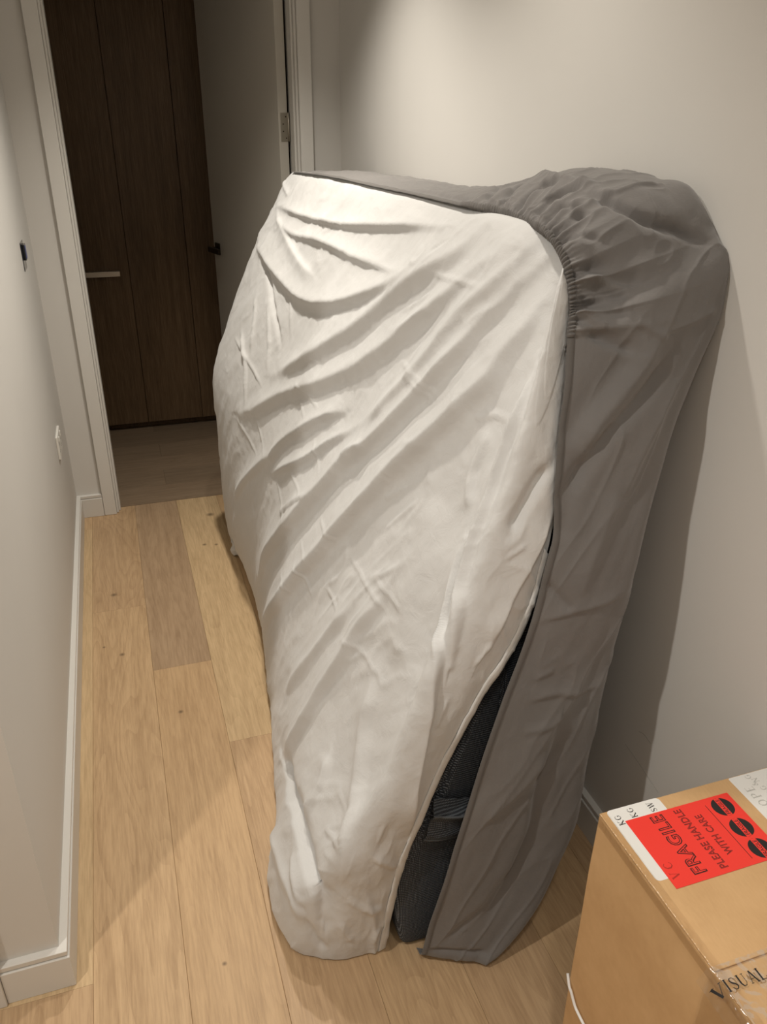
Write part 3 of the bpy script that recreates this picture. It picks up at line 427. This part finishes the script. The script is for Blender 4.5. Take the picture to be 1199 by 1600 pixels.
def cr(Cn, t):
    n = len(Cn); i = np.clip(np.floor(t).astype(int), 0, n-2); f = (t-i).reshape((-1,)+(1,)*(Cn.ndim-1))
    def g(k):
        return np.where((k < 0).reshape(f.shape), 2*Cn[0]-Cn[1], np.where((k > n-1).reshape(f.shape), 2*Cn[-1]-Cn[-2], Cn[np.clip(k, 0, n-1)]))
    p0, p1, p2, p3 = g(i-1), g(i), g(i+1), g(i+2)
    return .5*((2*p1)+(p2-p0)*f+(2*p0-5*p1+4*p2-p3)*f**2+(3*p1-p0-3*p2+p3)*f**3)
def dense(Cn, ua, vb): return cr(cr(Cn, ua).swapaxes(0, 1), vb).swapaxes(0, 1)
def normals(D):
    n = np.cross(np.gradient(D, axis=0), np.gradient(D, axis=1))
    return n/np.maximum(np.linalg.norm(n, axis=-1, keepdims=True), 1e-9)
def fold_field(D, N, folds):
    V = D.reshape(-1, 3); NN = N.reshape(-1, 3); out = np.zeros(len(V))
    for pts, h, wa, wb in folds:
        P = np.array(pts); 
        if len(P) > 2:   # smooth the line
            P = cr(P, np.linspace(0, len(P)-1, (len(P)-1)*3+1))
        w = max(wa, wb); lo = P.min(0)-3*w; hi = P.max(0)+3*w
        idx = np.where(((V > lo) & (V < hi)).all(1))[0]
        if len(idx) == 0: continue
        Q = V[idx]; best = np.full(len(idx), 1e9); sd = np.zeros(len(idx)); tt = np.zeros(len(idx))
        L_ = np.r_[0, np.cumsum(np.linalg.norm(np.diff(P, axis=0), axis=1))]
        for j in range(len(P)-1):
            a, b_ = P[j], P[j+1]; e = b_-a; l2 = (e*e).sum()+1e-12
            t = np.clip(((Q-a)@e)/l2, 0, 1); r = Q-(a+t[:, None]*e); d = np.sqrt((r*r).sum(1))
            s = (np.cross(NN[idx], e)*r).sum(1); mk = d < best
            best[mk] = d[mk]; sd[mk] = s[mk]; tt[mk] = (L_[j]+t[mk]*np.sqrt(l2))/L_[-1]
        ww = np.where(sd > 0, wa, wb)
        ta = np.clip(tt/.18, 0, 1); tb = np.clip((1-tt)/.18, 0, 1)
        tap = (.25+.75*ta*ta*(3-2*ta))*(.25+.75*tb*tb*(3-2*tb))
        prof = np.exp(-(best/ww)**2) if h < .004 else np.where(sd > 0, np.exp(-(best/ww)**1.15), np.exp(-(best/ww)**1.9))
        out[idx] += h*prof*tap
    return out.reshape(D.shape[:2])
def fbm_field(D, scale, stretch_dir, stretch, seed, octv=3):
    d = np.array(stretch_dir, float); d /= np.linalg.norm(d)
    V = D.reshape(-1, 3); V = V-(V@d)[:, None]*d*(1-1/stretch)
    r = np.empty(len(V)); f = noise.fractal
    for i, p in enumerate(V*scale+seed): r[i] = f(Vector(p), 1.0, 2.0, octv)
    return r.reshape(D.shape[:2])
def coarse_fbm(D, step, *a, **k):
    """noise evaluated on a coarser grid, then interpolated"""
    na, nb = D.shape[:2]; ia = np.unique(np.r_[np.arange(0, na, step), na-1]); ib = np.unique(np.r_[np.arange(0, nb, step), nb-1])
    F = fbm_field(D[np.ix_(ia, ib)], *a, **k)
    A1 = np.stack([np.interp(np.arange(na), ia, F[:, j]) for j in range(F.shape[1])], 1)
    return np.stack([np.interp(np.arange(nb), ib, A1[i]) for i in range(na)], 0)
def grid_obj(name, D, mat, parent=None, thick=.0012, N=None):
    na, nb = D.shape[:2]
    ii = np.arange(na*nb).reshape(na, nb)
    F = np.stack([ii[:-1, :-1], ii[1:, :-1], ii[1:, 1:], ii[:-1, 1:]], -1).reshape(-1, 4)
    me = bpy.data.meshes.new(name); me.vertices.add(na*nb); me.vertices.foreach_set('co', D.reshape(-1).astype('f'))
    me.loops.add(F.size); me.loops.foreach_set('vertex_index', F.reshape(-1).astype('i'))
    me.polygons.add(len(F)); me.polygons.foreach_set('loop_start', np.arange(0, F.size, 4).astype('i'))
    me.polygons.foreach_set('loop_total', np.full(len(F), 4, 'i')); me.polygons.foreach_set('use_smooth', np.ones(len(F), bool))
    me.update(); me.validate()
    o = link(name, me, mat, parent)
    if thick:
        s = o.modifiers.new('cloth_thickness', 'SOLIDIFY'); s.thickness = thick; s.offset = 0
    return o

# ---- white sheet
Wc = np.array(WHITE_CTRL); na, nb = 460, 420
ua = np.linspace(0, len(Wc)-1, na)
D = dense(Wc, ua, np.linspace(0, Wc.shape[1]-1, nb)); N_ = -normals(D)
h = fold_field(D, N_, WHITE_FOLDS)*1.15
edge = np.clip(np.minimum((np.linspace(0, 1, nb)[None, :]-.10)/.05, (1-np.linspace(0, 1, nb)[None, :])/.03), .15, 1)
# drape direction: upper near corner towards the lower far side
h *= edge
ridge = 1-np.abs(coarse_fbm(D, 2, 17, (0, .55, -.83), 5.5, 5.3, octv=2))*2.2
h += coarse_fbm(D, 3, 11, (0, .62, -.78), 7, 3.1, octv=3)*.0042*edge
h += np.clip(ridge, 0, 1)**3*.0030*edge*np.clip(coarse_fbm(D, 4, 5, (0, 1, 0), 1, 2.2, octv=2)+.45, 0, 1)
h += coarse_fbm(D, 2, 34, (0, .5, -.86), 3, 9.7, octv=4)*.0013*edge
Dw = D+N_*h[..., None]
Dw[..., 2] = np.maximum(Dw[..., 2], .004)
# frayed, slightly scalloped top edge
vb_ = np.linspace(0, Wc.shape[1]-1, nb)
white = grid_obj('white_sheet', Dw, M_WHITE)
tag(white, 'crumpled white cotton sheet draped over the left face of the propped mattress', 'bed sheet')
# folded hem along the free edge on the near end
j0 = int(nb*.42); seg = Dw[-1, j0:int(nb*.93)]; seg_in = Dw[-7, j0:int(nb*.93)]
tdir = seg-seg_in; tdir /= np.linalg.norm(tdir, axis=1, keepdims=True)
nn = N_[-1, j0:int(nb*.93)]
wob = np.array([noise.noise(Vector((i*.08, 2, 0))) for i in range(len(seg))])
hem = np.stack([seg+tdir*a+nn*(.0034+(.0018*wob[:, None] if a < 0 else 0)) for a in (-.012, -.0118, -.006, -.002, .0040, .0045)], 1)
hem[:, 0] -= nn*.0022; hem[:, -1] -= nn*.002
hm = grid_obj('hem', hem, M_HEMW, white, .0008); hm['label'] = 'folded white hem with a stitched edge'
# bunched end of the sheet on the floor at the far end
bm = bmesh.new(); bmesh.ops.create_icosphere(bm, subdivisions=4, radius=1)
for v in bm.verts:
    p = v.co.copy(); n = noise.fractal(p*2.3+Vector((4, 1, 7)), 1, 2, 4)
    p *= 1+.45*n+.12*math.sin(p.x*9+p.z*5); v.co = Vector((.338+p.x*.034, 2.80+p.y*.045, max(.034+p.z*.040, .003)))
bn = obj('sheet_bunch', bm, M_WHITE, white, True); bn['label'] = 'bunched end of the sheet'

# ---- grey fitted sheet
Gc = np.array(GREY_CTRL); nst = len(Gc)
ga = np.concatenate([np.linspace(0, 4, 110, endpoint=False), np.linspace(4, 12, 470, endpoint=False), np.linspace(12, nst-1, 300)])
gb = np.concatenate([np.linspace(0, 1, 70, endpoint=False), np.linspace(1, Gc.shape[1]-1, 150)])
D = dense(Gc, ga, gb); Ng = normals(D)
h = fold_field(D, Ng, GREY_FOLDS)
# arc length along the hem drives the gathers
arc = np.r_[0, np.cumsum(np.linalg.norm(np.diff(D[:, 0], axis=0), axis=1))]
k0, k1 = int(np.searchsorted(ga, 4.0)), int(np.searchsorted(ga, 11.05))
win = np.clip((ga-3.9)/.5, 0, 1)*np.clip((11.1-ga)/.3, 0, 1)
dist_b = np.linalg.norm(D-D[:, :1], axis=2)
ph = arc/.0058*2*math.pi; jit = np.array([noise.noise(Vector((a*55, 0, 0))) for a in arc])
g1 = np.sin(ph+jit*4)[:, None]*.0013*np.exp(-(dist_b/.020)**2)
def pleat(k, z): return np.array([1-2*abs(noise.noise(Vector((a*k, z, 0))))*2.1 for a in arc])[:, None]
lean = np.array([noise.noise(Vector((a*9, 31, 0))) for a in arc])[:, None]
g2 = pleat(42, 5)*.0090*np.clip(dist_b/.008, 0, 1)*np.exp(-(dist_b/(.050+.03*lean)))
g3 = pleat(21, 9)*.0120*np.clip(dist_b/.02, 0, 1)*np.exp(-(dist_b/(.115+.07*lean))**1.5)
h += (g1+g2+g3)*win[:, None]
h += coarse_fbm(D, 4, 9, (.45, 0, .89), 3.5, 6.2, octv=3)*.0045*np.clip(dist_b/.03, 0, 1)
rg = 1-np.abs(coarse_fbm(D, 3, 13, (.5, 0, .86), 5, 8.8, octv=2))*2.4
h += np.clip(rg, 0, 1)**4*.0028*np.clip(dist_b/.05, 0, 1)
h += coarse_fbm(D, 3, 28, (.3, 0, 1), 2, 1.2, octv=3)*.0009
Dg = D+Ng*(h+.006)[..., None]
Dg[..., 0] = np.minimum(Dg[..., 0], XR-.0025); Dg[..., 2] = np.maximum(Dg[..., 2], .003)
grey = grid_obj('grey_fitted_sheet', Dg, M_GREY)
tag(grey, 'dark grey fitted sheet with gathered elastic over the mattress top and near end', 'fitted sheet')
# elastic casing around the corner
sl = slice(k0, k1+1); hp = Dg[sl, 0]; nn = Ng[sl, 0]; inw = Dg[sl, 0]-Dg[sl, 14]; inw /= np.linalg.norm(inw, axis=1, keepdims=True)
rib = (np.sin(ph[sl]*1.0+jit[sl]*4)*.0011)[:, None]
prof = [(.000, 0), (.001, .003), (.005, .0042), (.0095, .0036), (.0125, .0004)]
el = np.stack([hp-inw*(.010-a)+nn*(b_+(rib if 0 < b_ > .001 else 0)+.001) for a, b_ in prof], 1)
elo = grid_obj('elastic_band', el, M_GREY2, grey, .001); elo['label'] = 'gathered elastic edge'
# flat hems either side of the elastic
for nm, s0, s1, wd_ in (('hem', 0, k0, .011), ('hem', k1, int(np.searchsorted(ga, nst-2)), .010)):
    sl = slice(s0, s1+1); hp = Dg[sl, 0]; nn = Ng[sl, 0]; inw = Dg[sl, 0]-Dg[sl, 14]; inw /= np.linalg.norm(inw, axis=1, keepdims=True)
    el = np.stack([hp-inw*(wd_-a)+nn*(b_) for a, b_ in ((0, 0), (.0006, .0022), (wd_*.6, .0024), (wd_*1.0, .0016), (wd_*1.08, 0))], 1)
    grid_obj(nm, el, M_GREY2, grey, .0008)

# ------------------------------------------------------------------ mattress
zk = [0, .2, .45, .7, .95, 1.2, 1.36]; xlk = [.372, .365, .385, .450, .528, .618, .680]; xrk = [.535, .595, .655, .720, .790, .860, .895]
def xl(z): return np.interp(z, zk, xlk)
def xrr(z): return np.interp(z, zk, xrk)
NU, NVv = 120, 176
ring = []
D = np.zeros((NU, NVv+1, 3))
for j in range(NVv+1):
    th = 2*math.pi*j/NVv
    cx_, cz_ = math.cos(th), math.sin(th); p = .22
    sx = math.copysign(abs(cx_)**p, cx_); sz = math.copysign(abs(cz_)**p, cz_)
    for i in range(NU):
        # i runs near -> far, both ends closed
        s = i/(NU-1)
        if s < .22: q = s/.22; r = math.sin(q*math.pi/2)**.34; y = 1.055+.05*max(0, min(1, (.68+.68*sz-.5)/.8))+.022*(1-math.cos(q*math.pi/2))**1.2
        elif s > .9: q = (1-s)/.1; r = math.sin(q*math.pi/2)**.42; y = 2.88-.06*(1-math.cos(q*math.pi/2))
        else: r = 1; y = 1.11+(s-.22)/.68*(2.82-1.11)
        z = .685+.680*sz*r+.002; a, b_ = xl(z), xrr(z)
        x = (a+b_)/2+(b_-a)/2*sx*r
        yy = y-.058*(1-min(1, max(0, z)/.8)) if s < .25 else y
        # ruffles squashed into the end by its own weight
        if s < .23:
            k_ = math.exp(-((z-.56)/.20)**2)
            rf = math.sin((z+.04*x)*2*math.pi/.062+math.sin(x*14))
            yy -= k_*(.011*rf+.012)*min(1, 3*(1-s/.23))
        D[i, j] = (x, yy, z)
D[..., 2] = np.maximum(D[..., 2], .002)
mat_root = empty('mattress', (.5, 1.95, 0)); tag(mat_root, 'charcoal mesh mattress standing on its side against the right wall under two sheets', 'mattress')
def mchild(o): return child(o, mat_root)
mb = mchild(grid_obj('mattress_core', D, M_MESH, None, 0)); mb['label'] = 'charcoal honeycomb-mesh mattress cover'
# cover flap with its bound edge, folded over at the end
xs_ = np.linspace(0, 1, 40); zz = np.linspace(0, 1, 26); F_ = np.zeros((40, 26, 3))
for i, u_ in enumerate(xs_):
    for j, t in enumerate(zz):
        x = .440-.022*t+u_*(.600-.440+.022*t)
        z = .415-.098*t-.02*(x-.45)/.1
        F_[i, j] = (x, 1.003-.010*math.sin(t*math.pi)-.010*math.exp(-((t-.30)/.10)**2)-.008*math.exp(-((t-.85)/.14)**2)+.003*math.sin(x*60+t*3), z)
flp = mchild(grid_obj('cover_flap', F_, M_MESH, None, .004)); flp['label'] = 'overlapping flap of the mattress cover'
for t in (.30, .985):
    bm = bmesh.new(); j = int(t*25); tube(bm, [tuple(F_[i, j]+np.array([0, -.003, 0])) for i in range(0, 40)], .0024, 8)
    mchild(obj('binding', bm, M_BINDING, None, True))

# ------------------------------------------------------------------ cardboard carton
K = .9874; BZ = .612
bxr = empty('cardboard_box', (.75, .45, 0)); tag(bxr, 'brown cardboard carton with a red fragile sticker in the lower right corner', 'box')
def bchild(o, par=None):
    if par is None: return child(o, bxr)
    o.parent = par; return o
X0, X1, Y0, Y1 = .5895, .9055, -.06, .7256
bm = bmesh.new(); box(bm, X0, X1, Y0, Y1, .002, BZ, .0035, 2)
bmesh.ops.subdivide_edges(bm, edges=[e for e in bm.edges if e.calc_length() > .2], cuts=24, use_grid_fill=True)
for v in bm.verts:
    n = noise.noise(v.co*7)*.0016
    if abs(v.co.x-X0) < .004: v.co.x += n+.004*math.sin(min(1, max(0, v.co.z/BZ))*math.pi)*-.5
    elif abs(v.co.y-Y1) < .004: v.co.y += n
bmesh.ops.recalc_face_normals(bm, faces=bm.faces)
body = bchild(obj('carton', bm, M_CARD, None, False))
# top flaps meeting along a seam under the tape
for (a, b_) in ((Y0+.001, .462), (.4645, Y1-.0005)):
    fp = mkbox('flap', X0+.0005, X1-.0005, a, b_, BZ+.0002, BZ+.0032, M_CARD, bevel=.0012); bchild(fp)
TZ = BZ+.0032
# paper labels
def rounded(bm, x0, x1, y0, y1, z, r, th=.0003, n=6):
    pts = []
    for cx_, cy_, a0 in ((x1-r, y1-r, 0), (x0+r, y1-r, 90), (x0+r, y0+r, 180), (x1-r, y0+r, 270)):
        for k in range(n+1):
            a = math.radians(a0+90*k/n); pts.append((cx_+r*math.cos(a), cy_+r*math.sin(a)))
    top = [bm.verts.new((x, y, z+th)) for x, y in pts]; bot_ = [bm.verts.new((x, y, z)) for x, y in pts]
    bm.faces.new(top); m_ = len(pts)
    for i in range(m_): bm.faces.new((bot_[i], bot_[(i+1) % m_], top[(i+1) % m_], top[i]))
def disc(bm, x, y, z, r, th=.0002, n=40):
    t = [bm.verts.new((x+r*math.cos(2*math.pi*i/n), y+r*math.sin(2*math.pi*i/n), z+th)) for i in range(n)]
    b_ = [bm.verts.new((x+r*math.cos(2*math.pi*i/n), y+r*math.sin(2*math.pi*i/n), z)) for i in range(n)]
    bm.faces.new(t)
    for i in range(n): bm.faces.new((b_[i], b_[(i+1) % n], t[(i+1) % n], t[i]))
bm = bmesh.new(); rounded(bm, .608*K, .702*K, .603*K, .7345*K, TZ, .007)
lab1 = bchild(obj('paper_label', bm, M_PAPER)); lab1['label'] = 'white paper label partly under the red sticker'
bm = bmesh.new(); rounded(bm, .8345*K, X1-.001, .55*K, .7330*K, TZ, .003)
lab2 = bchild(obj('paper_label', bm, M_PAPER)); lab2['label'] = 'white paper label with faint grey print'
bm = bmesh.new(); rounded(bm, .6262*K, .8125*K, .5848*K, .7090*K, TZ+.0004, .0012)
red = bchild(obj('fragile_sticker', bm, M_RED)); red['label'] = 'red FRAGILE sticker'
RZ = TZ+.00075; LZ = TZ+.0004

def text(name, s, x, y, cap, length, mat, par, z, rot=90, off=0.0, shear=0, space=1.0):
    """text reading along +y (rot 90) or +x (rot 0); x,y = baseline start; scaled to the wanted cap height and length"""
    cu = bpy.data.curves.new(name, 'FONT'); cu.body = s; cu.size = 1; cu.offset = off; cu.space_character = space
    cu.resolution_u = 3
    o = bpy.data.objects.new(name, cu); C.objects.link(o)
    dg = bpy.context.evaluated_depsgraph_get(); dg.update()
    me = bpy.data.meshes.new_from_object(o.evaluated_get(dg)); bpy.data.objects.remove(o)
    co = np.array([v.co[:] for v in me.vertices]); mn, mx = co.min(0), co.max(0)
    sx = length/(mx[0]-mn[0]); sy = cap/(mx[1]-mn[1])
    for v in me.vertices:
        u = (v.co.x-mn[0])*sx; w = (v.co.y-mn[1])*sy
        v.co = Vector((x-w, y+u, z)) if rot == 90 else Vector((x+u, y+w, z))
    me.materials.clear()
    q = link(name, me, mat); q.parent = par; q.matrix_parent_inverse = Matrix.Identity(4); return q
def outlined(s, x, y, cap, length, par, w, space=1.0):
    text('lettering', s, x+.0004, y-.0003, cap+.0008, length+.0006, M_INKR, par, RZ, off=w, space=space)
    text('lettering', s, x-cap*.075, y+cap*.075, cap*.85, length-cap*.15, M_RED, par, RZ+.00012, off=-w*.75, space=space)
outlined('FRAGILE', .6870*K, .5960*K, .0218, .1060, red, .030, 1.08)
text('lettering', 'PLEASE HANDLE', .7205*K, .5930*K, .0130, .1090, M_INKR, red, RZ, off=.022, space=1.05)
text('lettering', 'PLEASE HANDLE', .7198*K, .5936*K, .0116, .1078, M_RED, red, RZ+.00012, off=-.034, space=1.05)
text('lettering', 'WITH CARE', .7445*K, .6100*K, .0122, .0740, M_INKR, red, RZ, off=.022, space=1.05)
text('lettering', 'WITH CARE', .7438*K, .6106*K, .0108, .0728, M_RED, red, RZ+.00012, off=-.034, space=1.05)
bm = bmesh.new(); box(bm, .7616*K, .7625*K, .594*K, .697*K, RZ-.0002, RZ+.0001); q = obj('rule', bm, M_INKR); q.parent = red
for cy_ in (.6868, .6452, .6055):
    bm = bmesh.new(); disc(bm, .7868*K, cy_*K, RZ-.0002, .0173); q = obj('emblem', bm, M_INK); q.parent = red; q['label'] = 'black round fragile emblem'
    bm = bmesh.new(); box(bm, (.7868-.0046)*K, (.7868+.0046)*K, (cy_-.0172)*K, (cy_+.0172)*K, RZ, RZ+.00012); q = obj('emblem_band', bm, M_RED); q.parent = red
    text('lettering', 'FRAGILE', (.7868+.0034)*K, (cy_-.0145)*K, .0066, .0285, M_INK, red, RZ+.0002, off=.01)
# serif lettering built from strokes (x, y in cap heights)
GL = {'K': ([(0.12, 0, .12, 1, .15), (.15, .42, .62, 1, .05), (.28, .52, .70, 0, .15)], [(0, 0, .26), (0, 1, .26), (.50, 1, .80), (.54, 0, .86)], .90),
      'V': ([(.12, 1, .42, 0, .15), (.42, 0, .70, 1, .05)], [(0, 1, .26), (.58, 1, .82)], .86),
      'I': ([(.14, 0, .14, 1, .15)], [(0, 0, .28), (0, 1, .28)], .36),
      'U': ([(.14, 1, .14, .28, .15), (.14, .28, .26, .06, .13), (.26, .06, .50, .06, .07), (.50, .06, .64, .28, .05), (.64, .28, .64, 1, .05)], [(0, 1, .28), (.52, 1, .76)], .86),
      'A': ([(.08, 0, .40, 1, .05), (.40, 1, .72, 0, .15), (.20, .36, .60, .36, .05)], [(0, 0, .22), (.58, 0, .86)], .88),
      'L': ([(.14, 0, .14, 1, .15), (.14, .03, .60, .03, .06), (.60, .03, .62, .24, .05)], [(0, 0, .28), (0, 1, .28)], .70),
      'S': ([(.56, .80, .44, .96, .06), (.44, .96, .20, .94, .06), (.20, .94, .10, .76, .09), (.10, .76, .22, .58, .13), (.22, .58, .48, .42, .15), (.48, .42, .58, .22, .13), (.58, .22, .44, .04, .08), (.44, .04, .20, .04, .06), (.20, .04, .08, .22, .06)], [], .70),
      'G': ([(.74, .78, .56, .95, .06), (.56, .95, .32, .94, .07), (.32, .94, .12, .70, .12), (.12, .70, .12, .30, .15), (.12, .30, .32, .05, .12), (.32, .05, .60, .05, .07), (.60, .05, .72, .18, .08), (.72, .18, .72, .44, .13)], [(.56, .44, .86)], .94),
      'C': ([(.74, .76, .56, .95, .06), (.56, .95, .32, .94, .07), (.32, .94, .12, .70, .12), (.12, .70, .12, .30, .15), (.12, .30, .32, .05, .12), (.32, .05, .60, .05, .07), (.60, .05, .76, .22, .06)], [], .88),
      'W': ([(.10, 1, .32, 0, .14), (.32, 0, .54, 1, .05), (.50, 1, .74, 0, .14), (.74, 0, .96, 1, .05)], [(0, 1, .22), (.40, 1, .62), (.86, 1, 1.08)], 1.14),
      'O': ([(.42, .97, .18, .82, .09), (.18, .82, .10, .50, .14), (.10, .50, .18, .18, .14), (.18, .18, .42, .03, .09), (.42, .03, .68, .18, .09), (.68, .18, .76, .50, .14), (.76, .50, .68, .82, .14), (.68, .82, .42, .97, .09)], [], .92),
      'P': ([(.14, 0, .14, 1, .14), (.14, .96, .46, .96, .06), (.46, .96, .60, .76, .13), (.60, .76, .46, .52, .12), (.46, .52, .14, .50, .05)], [(0, 0, .28), (0, 1, .2)], .72),
      'E': ([(.14, 0, .14, 1, .14), (.14, .97, .58, .97, .05), (.14, .52, .46, .52, .05), (.14, .03, .60, .03, .05)], [(0, 0, .28), (0, 1, .2)], .72),
      'N': ([(.14, 0, .14, 1, .06), (.14, 1, .72, 0, .15), (.72, 0, .72, 1, .06)], [(0, 0, .26), (.58, 1, .86)], .92),
      '&': ([(.78, .5, .5, .08, .06), (.5, .08, .22, .06, .08), (.22, .06, .12, .28, .1), (.12, .28, .46, .66, .09), (.46, .66, .44, .92, .08), (.44, .92, .26, .92, .06), (.26, .92, .22, .7, .08), (.22, .7, .8, .04, .12)], [], .95)}
def serif(s, x, y, cap, mat, par, z, rot=90, name='lettering', zf=None, track=0.06, start=0.0):
    bm = bmesh.new(); pen = start
    def put(u, w):
        px, py = (x-w*cap, y+u*cap) if rot == 90 else (x+u*cap, y+w*cap)
        return bm.verts.new((px, py, z if zf is None else zf(px, py)))
    lift = 0
    for ch in s:
        if ch == ' ': pen += .4; continue
        st, sf, adv = GL[ch]
        for (a, b_, c_, d_, w) in st:
            l = math.hypot(c_-a, d_-b_) or 1; nx, ny = -(d_-b_)/l*w/2, (c_-a)/l*w/2; ex, ey = (c_-a)/l*w*.15, (d_-b_)/l*w*.15
            vs = [put(pen+a-ex+nx, b_-ey+ny), put(pen+a-ex-nx, b_-ey-ny), put(pen+c_+ex-nx, d_+ey-ny), put(pen+c_+ex+nx, d_+ey+ny)]
            bm.faces.new(vs)
        for (a, b_, c_) in sf:
            yy0, yy1 = (b_, b_+.05) if b_ < .5 and b_ == 0 else (b_-.05, b_)
            bm.faces.new([put(pen+a, yy0), put(pen+c_, yy0), put(pen+c_, yy1), put(pen+a, yy1)])
        pen += adv+track
    for i, f in enumerate(bm.faces):
        for v in f.verts: v.co.z += 1e-6*i
    bmesh.ops.recalc_face_normals(bm, faces=bm.faces)
    q = obj(name, bm, mat); q.parent = par; q.matrix_parent_inverse = Matrix.Identity(4); return q
serif('KG', .6245*K, .7040*K, .0100, M_INK, lab1, LZ)
serif('KG', .6510*K, .7110*K, .0100, M_INK, lab1, LZ)
serif('SW', .6865*K, .7110*K, .0100, M_INK, lab1, LZ)
serif('VC', .6450*K, .5985*K, .0135, M_FAINTR, red, RZ+.0001, track=.35)
serif('OPE', .8600*K, .6680*K, .0150, M_FAINT, lab2, LZ, track=.2)
serif('G N', .8800*K, .6950*K, .0100, M_FAINT, lab2, LZ, track=.4)
serif('&G', .8730*K, .7060*K, .0100, M_FAINT, lab2, LZ, track=.6)
# ---- clear tape: along the left top edge, and across the seam with printed name
def tape_strip(name, prof_fn, n_len, n_w, parent=None):
    D_ = np.zeros((n_len, n_w, 3))
    for i in range(n_len):
        for j in range(n_w): D_[i, j] = prof_fn(i/(n_len-1), j/(n_w-1))
    return bchild(grid_obj(name, D_, M_TAPE, None, 0))
def edge_fn(s, t):
    y = .7245-s*.40; w = (t-.5)*2
    nz = noise.fractal(Vector((s*22, t*2.2, 3)), 1, 2, 3)
    if w > 0: x, z = X0+w*.012, TZ+.0011+.0016*abs(nz)*(1-w)
    else: x, z = X0-.0016-.0022*abs(nz)*(1+w), TZ-(-w)*.020
    if abs(w) < .2: x -= .0010*(1-abs(w)/.2)*0; z += .0012*(1-abs(w)/.2)
    return (x, y, z)
te = tape_strip('edge_tape', edge_fn, 240, 30); te['label'] = 'crinkled clear tape along the carton edge'
def seam_fn(s, t):
    x = .5700+s*(X1-.5702); y = (.4755-.075*t)*K
    nz = noise.fractal(Vector((s*9, t*3, 8)), 1, 2, 4)
    if x < X0-.001:
        q = (X0-x)/.02; z = TZ+.0030-.022*q*q; 
    else: z = TZ+.0013
    z += .0022*abs(nz)*max(0, 1-(x-X0)/.10 if x > X0 else 1)
    return (x, y, z)
ts = tape_strip('seam_tape', seam_fn, 220, 40); ts['label'] = 'clear printed tape across the top seam'
def tz(px, py):
    q = max(0.0, (X0-px)/.02); return TZ+.0048-.022*q*q
serif('VISUAL', .5800*K, .4405*K, .0150*K, M_INK, ts, 0, rot=0, zf=tz, track=.10)
def side_fn(s, t):
    z = TZ-.012-s*.30; y = (.4755-.075*t)*K
    return (X0-.0042-.0020*abs(noise.fractal(Vector((s*7, t*3, 4)), 1, 2, 3)), y, z)
tape_strip('side_tape', side_fn, 120, 24)

# ------------------------------------------------------------------ white cord leaning on the carton
CORD = [[0.588, 0.732, 0.2295], [0.5832, 0.7163, 0.2195], [0.5832, 0.7089, 0.2148], [0.5832, 0.7007, 0.2062], [0.5832, 0.6906, 0.1987], [0.5832, 0.6776, 0.1962], [0.5832, 0.665, 0.1949], [0.5832, 0.6485, 0.1932], [0.582, 0.5885, 0.14], [0.577, 0.54, 0.09], [0.565, 0.48, 0.03], [0.55, 0.42, 0.005], [0.52, 0.34, 0.004]]
pts = CORD
pts = cr(np.array(pts), np.linspace(0, len(pts)-1, 80))
bm = bmesh.new(); tube(bm, [tuple(p) for p in pts], .0026, 10)
cord = obj('cable', bm, M_CABLE, None, True); tag(cord, 'thin white cable lying against the lower left side of the carton', 'cable')

# ------------------------------------------------------------------ scuffs on the right wall
M_SCUFF, *_ = new_mat('scuff', (.30, .285, .26), .9)
wrt = bpy.data.objects['wall_right']
for sp in ([(1.092, .338), (1.065, .334), (1.04, .330), (1.00, .322), (.968, .316)], [(1.058, .402), (1.040, .408), (1.018, .404)]):
    bm = bmesh.new(); P_ = cr(np.array([(XR-.0002, a, b_) for a, b_ in sp], float), np.linspace(0, len(sp)-1, 20)); tube(bm, [tuple(p) for p in P_], .00035, 6)
    q = obj('scuff_mark', bm, M_SCUFF, wrt)
